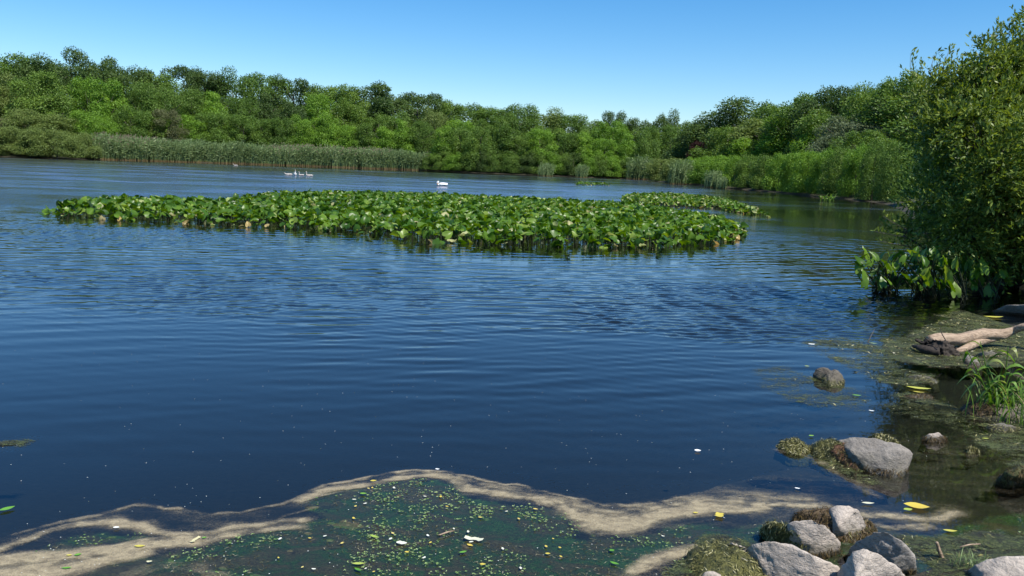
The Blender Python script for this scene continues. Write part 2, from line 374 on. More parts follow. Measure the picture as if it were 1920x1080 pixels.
# submerged algae just under the surface
ALG = [pix(q) for q in (
 [(370, 1022), (450, 1000), (540, 990), (588, 972), (570, 942), (625, 915), (700, 906), (790, 893), (850, 903), (876, 932), (950, 936), (1040, 951), (1085, 975), (1110, 1000), (1190, 1004), (1260, 985), (1330, 982), (1390, 990), (1340, 1014), (1210, 1048), (1190, 1090), (900, 1130), (300, 1130), (120, 1090), (220, 1045), (300, 1038)],
 [(30, 1042), (110, 1012), (190, 990), (260, 996), (292, 1006), (200, 1022), (80, 1042)],
 [(1370, 985), (1440, 968), (1500, 985), (1650, 985), (1740, 1000), (1800, 980), (1960, 940), (2060, 1130), (1200, 1130), (1250, 1060)])]
def alg_d(X, Y):
    wv_ = (fbm(X * 5, Y * 7, 31) - .5) * .16
    D = np.zeros(X.shape)
    for q in ALG: D = np.maximum(D, smooth(-.03, .10, sdf(X + wv_, Y + wv_, q) + (fbm(X * 14, Y * 14, 3) - .5) * .09))
    return D * (0.62 + .5 * fbm(X * 3, Y * 5, 77))
M = Nd('submerged_algae'); p = M.pos(); q = M.scalev(p, (1, 1.7, 1))
n1 = M.noise(q, 4.0, 3, .6, .8); n2 = M.noise(q, 45, 4, .75, 1.0); n3 = M.noise(q, 150, 2, .8)
f = M.math('ADD', M.math('MULTIPLY', n1, .65), M.math('MULTIPLY', n2, .35))
c = M.ramp(f, [(.34, (.060, .045, .030)), (.44, (.085, .070, .035)), (.50, (.030, .055, .022)), (.56, (.018, .085, .018)), (.64, (.025, .12, .026)), (.72, (.11, .16, .04))])
c = M.mix(M.math('MULTIPLY', M.fr(n3, .5, .7), .6), c, (.22, .21, .10))
c = M.mix(M.math('MULTIPLY', M.fr(n2, .58, .72), .7), c, (.20, .16, .09))
c = M.mix(M.math('MULTIPLY', M.fr(n2, .48, .34), .85), c, (.006, .007, .005))
a = M.fr(M.math('ADD', M.attr('dens'), M.math('MULTIPLY', M.math('SUBTRACT', n2, .5), 1.2)), .15, .55)
b = M.n('BsdfPrincipled', Base_Color=c, Roughness=.8, Normal=M.bump(n2, .02)).outputs[0]
mat_alg = M.out(M.n('MixShader', i0=a, i1=M.n('BsdfTransparent').outputs[0], i2=b).outputs[0])
o = sheet('submerged_algae', -3.6, 4.0, 2.6, 5.6, .016, alg_d, lambda X, Y, D: -.004 + .016 * (fbm(X * 11, Y * 15, 8) - .5), mat_alg)
tag(o, 'dark green and brown algae mat under the shallow water in the foreground', 'algae', kind='stuff')

# pollen and scum film in wavy bands
BANDS = [  # pixel polyline, world half width, strength
 ([(-60, 1062), (60, 1050), (170, 1038), (270, 1024), (350, 1012), (400, 1012)], .06, 1.0),
 ([(-60, 1090), (60, 1078), (160, 1058), (260, 1040)], .075, .95),
 ([(-40, 1046), (30, 1022), (90, 996), (150, 982), (210, 978), (270, 987), (330, 1002), (390, 1004), (440, 988), (520, 978), (580, 976)], .032, .7),
 ([(20, 1003), (120, 978), (200, 962), (250, 948), (320, 955), (400, 962), (460, 958), (530, 944), (570, 928), (600, 910), (680, 896), (780, 885), (845, 887), (900, 903), (980, 914), (1070, 934), (1130, 948), (1200, 950), (1260, 935)], .018, .62),
 ([(570, 935), (600, 922), (660, 912), (720, 903), (800, 894), (855, 898), (880, 918), (940, 928), (1010, 936), (1060, 952), (1100, 975), (1140, 992), (1180, 990), (1240, 968), (1320, 955), (1400, 958), (1470, 948), (1530, 950)], .036, .95),
 ([(1090, 972), (1130, 986), (1180, 984), (1250, 958), (1330, 945), (1420, 950)], .085, .9),
 ([(900, 915), (980, 926), (1070, 944), (1150, 962), (1240, 946), (1330, 936), (1440, 934), (1520, 945)], .085, .42),
 ([(600, 932), (650, 922), (700, 917), (760, 908), (800, 903)], .012, .7),
 ([(640, 905), (720, 893), (800, 889), (850, 893), (885, 912), (960, 922), (1050, 942), (1120, 958)], .010, .6),
 ([(1100, 948), (1180, 957), (1250, 944), (1330, 931), (1420, 926)], .009, .5),
 ([(430, 1000), (480, 992), (540, 966), (590, 955)], .012, .6),
 ([(1530, 950), (1600, 962), (1680, 972), (1750, 976), (1790, 960)], .045, .6),
 ([(1620, 985), (1680, 992), (1740, 990)], .03, .6),
 ([(1180, 1078), (1220, 1056), (1270, 1040), (1310, 1030)], .045, 1.0),
 ([(230, 1085), (300, 1066), (370, 1066), (450, 1090)], .05, .95),
 ([(400, 1010), (460, 1000), (520, 990), (570, 992)], .04, .7),
 ([(1640, 930), (1560, 880), (1500, 850), (1460, 845)], .03, .35),
]
BW = [(pix(q), w_, a_) for q, w_, a_ in BANDS]
def pol_d(X, Y):
    wx_ = (fbm(X * 3, Y * 4, 41) - .5) * .09; wy_ = (fbm(X * 3, Y * 4, 43) - .5) * .09
    fx_ = (fbm(X * 12, Y * 16, 44) - .5) * .055
    rag = fbm(X * 9, Y * 15, 58); D = np.zeros(X.shape)
    for q, w_, a_ in BW:
        d, s, sg = pdist(X + wx_ + fx_, Y + wy_ + fx_, q)
        st = fbm(s * 2.5, sg * d * 55 + 7, 91, 3)
        e = np.exp(-(d / (w_ * 1.02)) ** 2) * (.78 + .55 * (st - .25))
        e += .42 * np.exp(-(d / (w_ * 2.4)) ** 2) * (.35 + .65 * smooth(.4, .65, st))
        D = np.maximum(D, a_ * .9 * e * (.50 + .65 * smooth(.32, .60, rag)))
    q, _, _ = BW[3]; dd_, ss_, sg_ = pdist(X + wx_, Y + wy_, q)
    haze = .30 * np.where(sg_ < 0, 1, 0) * smooth(0, .05, dd_) * (.4 + 1.2 * (fbm(X * 5, Y * 16, 52) - .3))
    alg = np.maximum.reduce([smooth(.0, .10, sdf(X, Y, q)) for q in ALG])
    return np.clip((D * (1 - .6 * alg) + haze * (1 - .8 * alg)), 0, 1)
mat_pol = film_mat('pollen_scum', [(.3, (.20, .168, .115)), (.5, (.42, .35, .225)), (.65, (.58, .49, .31))], 130, .30, 1.55, (1, 1.5, 1))
o = sheet('pollen_film', -3.8, 4.0, 2.7, 6.2, .014, pol_d, lambda X, Y, D: X * 0 + .004, mat_pol)
tag(o, 'tan pollen scum drifting in wavy bands on the foreground water', 'scum', kind='stuff')

# floating algae mats along the right shore
FM = [(pix(q), s_) for q, s_ in (
 ([(1640, 640), (1700, 622), (1760, 600), (1830, 590), (1990, 578), (2010, 650), (1960, 690), (1850, 690), (1740, 690), (1680, 680), (1650, 668)], .9),
 ([(1740, 590), (1800, 580), (1960, 560), (1980, 600), (1840, 612)], .8),
 ([(1400, 690), (1480, 682), (1560, 720), (1640, 730), (1640, 775), (1560, 770), (1470, 755), (1410, 725)], .52),
 ([(1500, 640), (1580, 630), (1660, 650), (1690, 690), (1760, 700), (1740, 730), (1640, 720), (1540, 670)], .60),
 ([(1640, 740), (1700, 730), (1800, 760), (1960, 770), (2000, 930), (1900, 900), (1780, 800), (1660, 780)], .58),
 ([(1850, 860), (1900, 845), (1980, 850), (1980, 930), (1900, 900)], .8),
 ([(1480, 850), (1540, 850), (1620, 880), (1680, 910), (1640, 930), (1560, 890)], .55),
 ([(1670, 1012), (1760, 1000), (1850, 990), (1960, 985), (2060, 1130), (1690, 1130), (1710, 1060)], 1.0),
 ([(1290, 1020), (1340, 1000), (1400, 1010), (1500, 1060), (1600, 1100), (1560, 1130), (1230, 1130), (1270, 1060)], 1.0),
 ([(-60, 826), (0, 823), (60, 820), (85, 826), (60, 838), (0, 846), (-60, 850)], .8))]
def fm_d(X, Y):
    wv_ = (fbm(X * 4, Y * 5, 131) - .5) * .22
    D = np.zeros(X.shape)
    for q, s_ in FM: D = np.maximum(D, s_ * smooth(-.06, .14, sdf(X + wv_, Y - wv_, q)))
    return D * (.30 + 1.15 * fbm(X * 2.6, Y * 5.0, 177))
def fm_z(X, Y, D): return .003 + np.maximum(land_z(X, Y), 0) + .030 * smooth(.55, 1.1, D) * fbm(X * 14, Y * 20, 12) ** 1.5
M = Nd('floating_algae'); p = M.pos(); q = M.scalev(p, (1, 1.9, 1))
n1 = M.noise(q, 6, 4, .65, 1.0); n2 = M.noise(q, 34, 4, .75, 1.2); n3 = M.noise(q, 120, 2, .8); d = M.attr('dens')
a = M.math('ADD', d, M.math('ADD', M.math('MULTIPLY', M.math('SUBTRACT', n2, .5), 1.7), M.math('ADD', M.math('MULTIPLY', M.math('SUBTRACT', n3, .5), 1.3), M.math('MULTIPLY', M.math('SUBTRACT', n1, .5), .9))))
c = M.ramp(M.math('ADD', M.math('MULTIPLY', n1, .5), M.math('MULTIPLY', n2, .5)), [(.36, (.010, .009, .005)), (.46, (.026, .028, .010)), (.52, (.045, .065, .014)), (.58, (.11, .13, .026)), (.66, (.035, .080, .018))])
c = M.mix(M.math('MULTIPLY', M.fr(n3, .60, .70), .75), c, (.34, .33, .14)); c = M.mix(M.math('MULTIPLY', M.fr(n3, .44, .34), .8), c, (.012, .012, .006))
b = M.n('BsdfPrincipled', Base_Color=c, Roughness=.55, Normal=M.bump(n3, .008, M.bump(n2, .02))).outputs[0]
mat_fm = M.out(M.n('MixShader', i0=M.fr(a, .48, .68), i1=M.n('BsdfTransparent').outputs[0], i2=b).outputs[0])
o = sheet('floating_algae', .8, 7.2, 2.9, 12.6, .026, fm_d, fm_z, mat_fm)
tag(o, 'yellow green algae mats floating on the shallows along the right bank', 'algae', kind='stuff')
o = sheet('floating_algae', -4.6, -3.2, 5.0, 6.2, .02, fm_d, fm_z, mat_fm)
tag(o, 'small green algae patch floating at the left edge of the open water', 'algae', kind='stuff')

# ------------------------------------------------------------------ scattered small waterweed and specks
def rhombs(C, U, Vv, L, Wd):
    C = np.asarray(C); u = U * (L / 2)[:, None]; v = Vv * (Wd / 2)[:, None]
    V = np.stack([C - u, C + v, C + u, C - v], 1).reshape(-1, 3)
    return V, np.arange(len(V)).reshape(-1, 4)
mat_filb2 = leaf_mat('brown_olive_threads', [(0, (.03, .024, .012)), (.4, (.09, .075, .035)), (.7, (.20, .19, .08)), (1, (.52, .46, .33))], transl=.1, rough=.6, objrand=0)
r = rng(4)
N = 90000
cx = r.uniform(-3.6, 3.2, N); cy = r.uniform(3.2, 5.5, N)
dA = np.maximum.reduce([smooth(.0, .08, sdf(cx, cy, q)) for q in ALG])
cl = smooth(.44, .66, fbm(cx * 3.2, cy * 4.5, 61)) * smooth(.35, .6, fbm(cx * 13, cy * 13, 63))
side = smooth(2.0, .9, cx)
keep = r.uniform(0, 1, N) < dA * cl * (.12 + .88 * side) * .55
cx, cy = cx[keep], cy[keep]
Vs, ts = [], []
for k in range(len(cx)):
    nl = r.integers(2, 5); a0 = r.uniform(0, 6.28); L = r.uniform(.004, .0095); t = r.uniform(0, 1)
    for j in range(nl):
        a = a0 + j * 6.28 / max(nl, 3) + r.uniform(-.3, .3); dx, dy = math.cos(a), math.sin(a); z = .006 if t > .35 else -.002
        p0 = (cx[k], cy[k], z); p2 = (cx[k] + dx * L, cy[k] + dy * L, z + .002)
        mx, my = cx[k] + dx * L * .6, cy[k] + dy * L * .6
        Vs += [p0, (mx - dy * L * .34, my + dx * L * .34, z + .003), p2, (mx + dy * L * .34, my - dx * L * .34, z + .003)]; ts += [t] * 4
Vs = np.array(Vs)
o = link('waterweed_sprigs', nmesh('waterweed_sprigs', Vs, np.arange(len(Vs)).reshape(-1, 4), {'tone': ts}), MAT_SPRIG)
tag(o, 'tiny pale green waterweed sprigs dotted over the foreground algae mat', 'waterweed', kind='stuff')
# filaments on the mats at the right (threads of algae)
N = 90000
cx = r.uniform(.9, 7.0, N); cy = r.uniform(3.0, 12.5, N); dd = fm_d(cx, cy)
keep = (r.uniform(0, 1, N) < smooth(.3, .95, dd) * smooth(.35, .65, fbm(cx * 9, cy * 14, 66))); cx, cy = cx[keep], cy[keep]; n_ = len(cx)
cz = fm_z(cx, cy, dd[keep]) + .004
th = r.normal(0, .8, n_); U = np.stack([np.cos(th), np.sin(th), r.normal(0, .25, n_)], -1)
Vv = np.stack([-np.sin(th), np.cos(th), r.normal(0, .6, n_)], -1)
V, F = rhombs(np.stack([cx, cy, cz], -1), U, Vv, r.uniform(.012, .045, n_) * (.7 + cy / 14), r.uniform(.002, .006, n_) * (.6 + cy / 9))
mat_fil = leaf_mat('algae_threads', [(0, (.025, .025, .010)), (.5, (.10, .10, .03)), (.85, (.28, .26, .10)), (1, (.52, .48, .27))], transl=.1, rough=.35, objrand=0)
o = link('algae_threads', nmesh('algae_threads', V, F, {'tone': np.repeat(r.uniform(0, 1, n_), 4)}), mat_fil)
tag(o, 'yellowish algae threads tangled over the mats by the right bank', 'algae', kind='stuff')
# flecks caught in the scum and threads in the submerged mat
N = 60000
cx = r.uniform(-3.7, 3.6, N); cy = r.uniform(3.2, 6.0, N); dd = pol_d(cx, cy)
k_ = r.uniform(0, 1, N) < .16 * smooth(.3, .9, dd); cx, cy = cx[k_], cy[k_]; n_ = len(cx); th = r.uniform(0, 6.28, n_); z0_ = np.zeros(n_)
V, F = rhombs(np.stack([cx, cy, z0_ + .007], -1), np.stack([np.cos(th), np.sin(th), z0_], -1), np.stack([-np.sin(th), np.cos(th), z0_], -1), r.uniform(.003, .012, n_), r.uniform(.0015, .004, n_))
tt = np.where(r.uniform(0, 1, n_) < .5, r.uniform(0, .3, n_), r.uniform(.7, 1, n_))
o = link('scum_flecks', nmesh('scum_flecks', V, F, {'tone': np.repeat(tt, 4)}), mat_filb2)
tag(o, 'pale and brown plant flecks caught in the tan scum bands', 'debris', kind='stuff')
N = 150000
cx = r.uniform(-3.7, 3.6, N); cy = r.uniform(2.9, 5.5, N); dd = alg_d(cx, cy)
k_ = r.uniform(0, 1, N) < .30 * smooth(.3, .8, dd) * smooth(.38, .62, fbm(cx * 4, cy * 6, 88)); cx, cy = cx[k_], cy[k_]; n_ = len(cx); th = r.uniform(0, 6.28, n_); z0_ = np.zeros(n_)
V, F = rhombs(np.stack([cx, cy, z0_ + .002], -1), np.stack([np.cos(th), np.sin(th), z0_], -1), np.stack([-np.sin(th), np.cos(th), z0_], -1), r.uniform(.006, .035, n_), r.uniform(.0012, .003, n_))
o = link('waterweed_threads', nmesh('waterweed_threads', V, F, {'tone': np.repeat(r.uniform(0, 1, n_) ** 1.3, 4)}), mat_filb2)
tag(o, 'brown and olive waterweed threads matted in the foreground algae', 'waterweed', kind='stuff')
# white specks
N = 520
yy = 3.3 + 7 * r.uniform(0, 1, N) ** 1.8; xx = r.uniform(-.66, .6, N) * yy; s_ = r.uniform(.002, .0042, N)
ang = r.uniform(0, 6.28, N)
V, F = rhombs(np.stack([xx, yy, xx * 0 + .007], -1), np.stack([np.cos(ang), np.sin(ang), ang * 0], -1), np.stack([-np.sin(ang), np.cos(ang), ang * 0], -1), s_ * 2, s_ * 1.6)
o = link('floating_seed_fluff', nmesh('floating_seed_fluff', V, F, {'tone': np.full(4 * N, .96)}), MAT_FLOAT)
tag(o, 'white seed fluff specks sprinkled over the near water', 'seeds', kind='stuff')

# ------------------------------------------------------------------ single floating leaves
def flat_leaf(name, px, py, Lpx, ratio, rot, tone, label, cat='leaf', curl=.15, group=None, kind='leaf'):
    c = W(px, py); L = Lpx * c.y / FPX
    c.z = max(.009, land1(c.x, c.y) + .012)
    if kind == 'leaf': prof = [0, .55, .9, 1, .85, .5, 0]
    elif kind == 'petal': prof = [.3, .8, 1, 1, .95, .7, .25]
    else: prof = [.8, 1, .9, 1, .85, 1, .7]
    vs = []; n_ = len(prof)
    rr_ = random.Random(int(px * 7 + py))
    for i, q in enumerate(prof):
        s = i / (n_ - 1) - .5; wv_ = q * L * ratio / 2; bend = curl * L * (4 * s * s) * .35
        j = 0 if kind == 'leaf' else rr_.uniform(-.08, .08) * L
        vs += [(s * L, -wv_ + j, bend + wv_ * curl), (s * L, 0, bend), (s * L, wv_ + j, bend + wv_ * curl)]
    fs = []
    for i in range(n_ - 1):
        for k in range(2):
            a = i * 3 + k; fs.append([a, a + 3, a + 4, a + 1])
    b = MB(); b.add(vs, fs, tone)
    o = b.build(name, MAT_FLOAT); o.location = c; o.rotation_euler = (0, 0, rot)
    # merge degenerate tips is unnecessary: zero-width ends only
    return tag(o, label, cat, group)
fl = flat_leaf
fl('floating_leaf', 1718, 952, 48, .62, -.25, .70, 'large bright yellow leaf floating in the tan scum right of the near rocks')
fl('floating_leaf', 1702, 958, 20, .6, .2, .45, 'small yellow green leaf touching the large yellow leaf')
fl('floating_leaf', 1722, 730, 46, .34, -.25, .55, 'long pointed yellow green leaf resting by a flat submerged stone')
fl('floating_leaf', 1722, 737, 22, .3, -.3, .62, 'thin yellow leaf piece under the long pointed leaf')
fl('floating_leaf', 13, 957, 30, .5, .9, .25, 'fresh green leaf floating alone at the left edge')
fl('floating_leaf', 1627, 946, 26, .35, .0, .85, 'pale green torn leaf behind the two moss covered near rocks')
fl('floating_leaf', 1349, 969, 20, .8, 1.2, .66, 'yellow triangular leaf lying in the scum left of the near rocks', kind='torn')
fl('floating_leaf', 1304, 964, 11, .6, 0, .64, 'tiny yellow leaf left of the yellow triangular leaf')
fl('floating_leaf', 888, 1014, 38, .35, -.25, .86, 'large cream coloured torn leaf on the dark algae', kind='torn')
fl('floating_leaf', 753, 1021, 21, .6, 0, .90, 'oval whitish leaf on the algae left of the cream torn leaf', kind='petal')
fl('floating_leaf', 868, 1038, 18, .4, .5, .22, 'small green leaf on the algae below the cream torn leaf')
fl('floating_leaf', 881, 1025, 15, .5, -.5, .70, 'bent yellow leaf between the green leaf and the cream torn leaf')
fl('floating_leaf', 702, 1009, 24, .35, -.5, .40, 'pale green leaf slanting on the algae left of the oval whitish leaf')
fl('floating_leaf', 672, 1060, 28, .3, .1, .48, 'pale narrow leaf near the bottom edge of the algae')
fl('floating_leaf', 671, 1071, 20, .35, -.6, .15, 'dark green narrow leaf at the bottom edge of the algae')
fl('floating_leaf', 681, 928, 15, .5, 0, .28, 'green leaf near the top left of the algae mat')
fl('floating_leaf', 700, 904, 13, .6, .2, .66, 'yellow leaf caught in the scum along the top of the algae mat')
fl('floating_leaf', 1004, 957, 11, .5, -.4, .72, 'orange yellow leaf on the right lobe of the algae mat')
fl('floating_leaf', 1027, 1041, 11, .6, 0, .66, 'yellow leaf in the lower right of the algae mat')
fl('floating_leaf', 1152, 1059, 20, .4, -.5, .2, 'green leaf below the sand coloured scum left of the rocks')
fl('floating_leaf', 1147, 1035, 12, .8, .5, .15, 'small dark green leaf left of the near rocks')
fl('floating_leaf', 763, 1038, 10, .6, 0, .70, 'yellow leaf just below the oval whitish leaf')
fl('floating_leaf', 905, 1061, 13, .6, .1, .66, 'yellow leaf pair half nearest the bottom edge in the middle')
fl('floating_leaf', 807, 1020, 9, .5, 1.2, .68, 'small upright yellow leaf right of the oval whitish leaf')
fl('floating_leaf', 146, 1043, 14, .6, .6, .25, 'green curled leaf on the tan scum at the lower left')
fl('floating_leaf', 130, 1044, 12, .5, .1, .62, 'yellow curled leaf beside the green curled leaf on the scum')
fl('floating_leaf', 262, 1027, 22, .4, .1, .62, 'broad yellow leaf on the scum under the small left algae island')
fl('floating_leaf', 218, 992, 12, .6, 0, .95, 'white petal on the small left algae island', kind='petal', cat='petal')
fl('floating_leaf', 125, 1068, 20, .35, .2, .22, 'green leaf low in the scum at the bottom left')
fl('floating_leaf', 280, 1056, 11, .6, 0, .82, 'pale green round leaf above the bottom edge left of the algae', kind='petal')
fl('floating_leaf', 383, 1011, 10, .6, .5, .25, 'small green leaf beside the straw coloured bark strip')
fl('bark_strip', 367, 1015, 26, .3, 1.25, .80, 'straw coloured bark strip floating in the scum', cat='bark', kind='torn')
fl('floating_petal', 1308, 847, 12, .9, 0, 1.0, 'round white petal on the dark open water left of the mossy rock', cat='petal', kind='petal')
fl('floating_petal', 820, 882, 8, .7, 0, .98, 'white petal at the top edge of the scum line', cat='petal', kind='petal')
fl('floating_petal', 1522, 647, 13, .6, 0, .98, 'white petal on the water above the two lobed rock', cat='petal', kind='petal')
fl('floating_petal', 1634, 772, 10, .5, -.4, .98, 'white petal beside the dark tree reflection', cat='petal', kind='petal')
fl('floating_petal', 1495, 918, 10, .5, -.3, .98, 'white petal between the mossy rock and the scum band', cat='petal', kind='petal')
fl('floating_leaf', 1521, 819, 12, .6, .3, .30, 'small green leaf behind the mossy end of the long rock')
fl('floating_leaf', 1606, 743, 18, .4, -.1, .28, 'small green leaf right below the two lobed rock')
fl('floating_leaf', 1513, 688, 10, .5, -.4, .5, 'pale leaf left above the two lobed rock')
fl('floating_leaf', 1862, 596, 42, .35, .1, .58, 'crumpled yellow leaf on the mat behind the driftwood')
fl('floating_leaf', 1781, 998, 28, .35, -.1, .60, 'pale yellow leaf on the dark algae right of the large yellow leaf')
fl('floating_leaf', 1637, 645, 16, .3, -.3, .45, 'yellow green leaf by the thin twig left of the driftwood')
fl('floating_leaf', 1847, 824, 16, .3, .1, .5, 'narrow pale leaf in the shallows under the grass clump')
rr = random.Random(8)
for k in range(36):
    while True:
        px, py = rr.uniform(520, 1250), rr.uniform(915, 1075); c = W(px, py)
        if sdf(np.array([c.x]), np.array([c.y]), ALG[0])[0] > .04: break
    if k % 2: fl('fallen_petal', px, py, rr.uniform(6, 10), .55, rr.uniform(0, 6), rr.uniform(.68, .74), 'tiny yellow petal lying on the foreground algae mat', cat='petal', group='small yellow petals on the algae mat')
    else: fl('fallen_petal', px, py, rr.uniform(6, 10), .5, rr.uniform(0, 6), rr.uniform(.88, .93), 'tiny whitish petal lying on the foreground algae mat', cat='petal', group='small whitish petals on the algae mat', kind='petal')
def stick(name, pts, rad, mat, label, cat='twig', n=6):
    b = MB(); b.tube(pts, rad, n, jit=.3); o = b.build(name, mat); return tag(o, label, cat)
stick('twig', [W(822, 1004, .012), W(838, 998, .016), W(852, 995, .012)], [.004, .004, .002], MAT_DRIFT, 'short pale twig on the algae mat')
stick('twig', [W(1627, 643, .0), W(1634, 628, .06), W(1640, 617, .12)], [.006, .004, .002], MAT_BARK, 'thin dark twig poking up left of the driftwood')
stick('twig', [W(1766, 1046, .01), W(1760, 1030, .05), W(1757, 1018, .10)], [.012, .01, .008], MAT_DRIFT, 'short brown stick standing in the algae right of the near rocks')
stick('twig', [W(1800, 1026, .03), W(1818, 1021, .035), W(1838, 1020, .03)], [.004, .005, .003], MAT_DRIFT, 'pale bent twig lying on the algae near the bottom right')

# ------------------------------------------------------------------ rocks
def hull_mesh(name, pts, seed, amp=.008, res=.016, back=.12, rnd=1, ridge=True):
    V3 = []; ctr = sum((W(a, b_, h_) for a, b_, h_ in pts), Vector()) / len(pts); ctr.z = -.1
    for (px, py, h) in pts:
        q = W(px, py, h); V3.append(q)
        V3.append(Vector((q.x, q.y + (back if h > .05 else 0), -.05)))
        V3.append(ctr + (Vector((q.x, q.y + (back if h > .05 else 0), -.1)) - ctr) * 1.2)
    bm = bmesh.new()
    for q in V3: bm.verts.new(q)
    r_ = bmesh.ops.convex_hull(bm, input=bm.verts)
    bmesh.ops.delete(bm, geom=[v for v in bm.verts if not v.link_faces], context='VERTS')
    for _ in range(7):
        lg = [e for e in bm.edges if e.calc_length() > res * 1.6]
        if not lg: break
        bmesh.ops.subdivide_edges(bm, edges=lg, cuts=1)
        bmesh.ops.triangulate(bm, faces=[f for f in bm.faces if len(f.verts) > 3])
    for _ in range(rnd): bmesh.ops.smooth_vert(bm, verts=bm.verts, factor=.5, use_axis_x=True, use_axis_y=True, use_axis_z=True)
    bm.normal_update()
    S = Vector((seed * 3.7, seed * 1.3, 0)); disp = []
    for v in bm.verts:
        c = v.co + S
        d = amp * 1.5 * mnoise.fractal(c * 6, 1, 2, 2) + amp * .7 * mnoise.fractal(c * 32, .8, 2, 3)
        if ridge: d += amp * .8 * (abs(mnoise.noise(Vector((c.x * 9 + c.z * 7, c.y * 6, c.z * 16)))) - .25)
        disp.append(d)
    for v, d in zip(bm.verts, disp): v.co += v.normal * d
    me = bpy.data.meshes.new(name); bm.to_mesh(me); bm.free()
    me.polygons.foreach_set('use_smooth', [True] * len(me.polygons))
    a = me.attributes.new('tone', 'FLOAT', 'POINT'); a.data.foreach_set('value', [.5] * len(me.vertices))
    return me
def strands(me, name, n, L, seed, mat, parent, tone=(0, 1), zmax=9):
    """hair of algae hanging over a mossy mesh"""
    r = rng(seed); nv = len(me.vertices); co = np.zeros(nv * 3); me.vertices.foreach_get('co', co); co = co.reshape(-1, 3)
    no = np.zeros(nv * 3); me.vertices.foreach_get('normal', no); no = no.reshape(-1, 3)
    ok = np.where((co[:, 2] > -.01) & (co[:, 2] < zmax))[0]; pk = r.choice(ok, n)
    C = co[pk] + r.normal(0, .004, (n, 3)); Nn = no[pk]
    D = np.stack([r.normal(0, .5, n), r.normal(0, .5, n), np.full(n, -.9)], -1) ; D -= Nn * (D * Nn).sum(1)[:, None]
    D += Nn * r.uniform(-.1, .55, n)[:, None]; D /= np.linalg.norm(D, axis=1)[:, None] + 1e-9
    S = np.cross(D, Nn) + r.normal(0, .2, (n, 3)); S /= np.linalg.norm(S, axis=1)[:, None] + 1e-9
    V, F = rhombs(C + Nn * .004, D, S, r.uniform(.4, 1.2, n) * L, r.uniform(.0025, .006, n))
    o = link(name, nmesh(name, V, F, {'tone': np.repeat(r.uniform(*tone, n), 4)}), mat, parent)
    return o
def rock(label, stone, moss=(), mat=None, seed=1, back=.12, amp=.007, res=.013):
    c = W(stone[0][0], stone[0][1]) if stone else W(moss[0][0][0][0], moss[0][0][0][1])
    xs = [W(a, b, h) for a, b, h in (stone or moss[0][0])]
    c = sum(xs, Vector()) / len(xs); c.z = 0
    t = empty('rock', c); tag(t, label, 'rock')
    def sub(name, me, mt):
        me.transform(Matrix.Translation(-c)); return link(name, me, mt, t)
    if stone:
        me = hull_mesh('stone', stone, seed, amp, res, back)
        sk = strands(me, 'algae_hair', 420, .045, seed + 90, mat_filb if seed % 2 else mat_fil, None, zmax=.04); sk.data.transform(Matrix.Translation(-c))
        sk.parent = sub('stone', me, mat or MAT_STONE)
    for k, (pts, mm, tn) in enumerate(moss):
        me = hull_mesh('algae_cover', pts, seed + 5 + k, .014, res, back, 3, False)
        s = strands(me, 'algae_hair', 1500, .035, seed + k, mat_fil if tn else mat_filb, None)
        s.data.transform(Matrix.Translation(-c))
        a = sub('algae_cover', me, mm); s.parent = a
    return t
mat_filb = leaf_mat('brown_algae_threads', [(0, (.02, .016, .008)), (.5, (.075, .05, .022)), (1, (.17, .12, .045))], transl=.1, rough=.4, objrand=0)

rock('long grey rock with rusty and green algae on its left half',
 [(1572, 826, .12), (1600, 819, .17), (1650, 823, .19), (1690, 831, .19), (1713, 851, .13), (1706, 864, .06), (1682, 896, 0), (1660, 893, 0), (1612, 872, .02), (1598, 850, .10), (1660, 878, .05), (1690, 845, .17)],
 [([(1570, 826, .11), (1592, 832, .13), (1618, 852, .09), (1622, 872, .02), (1606, 880, 0), (1576, 862, .02), (1560, 845, .07)], MAT_MOSSR, 0),
  ([(1514, 840, .01), (1530, 829, .07), (1560, 822, .12), (1575, 826, .13), (1590, 850, .08), (1612, 880, .0), (1560, 866, 0), (1530, 854, 0)], MAT_MOSS, 1)], MAT_STONE2, 1, back=.16)
rock('low rounded rock fully covered in green algae, left end of the long grey rock', [],
 [([(1455, 835, .01), (1466, 824, .05), (1490, 820, .075), (1510, 830, .05), (1518, 845, .01), (1500, 853, 0), (1475, 849, 0)], MAT_MOSS, 1)], None, 2, back=.08)
rock('algae covered rock behind the long grey rock', [],
 [([(1622, 822, .06), (1640, 812, .12), (1652, 810, .13), (1675, 822, .10), (1690, 832, .05), (1650, 832, .05)], MAT_MOSS, 1)], None, 3, back=.1)
rock('pale topped rock wrapped in brown algae, farthest of the near rocks',
 [(1556, 952, .16), (1570, 946, .19), (1592, 945, .20), (1612, 956, .17), (1626, 984, .07), (1610, 1000, .02), (1585, 1000, .02), (1572, 985, .11)],
 [([(1488, 972, .07), (1500, 958, .12), (1530, 956, .14), (1562, 951, .15), (1578, 975, .12), (1592, 998, .04), (1582, 1014, 0), (1540, 1005, .02), (1496, 992, .01)], MAT_MOSSB, 0),
  ([(1590, 985, .08), (1626, 975, .08), (1642, 990, .03), (1640, 1002, 0), (1600, 1018, 0), (1578, 1010, .02)], MAT_MOSS, 0)], MAT_STONE, 4, back=.1)
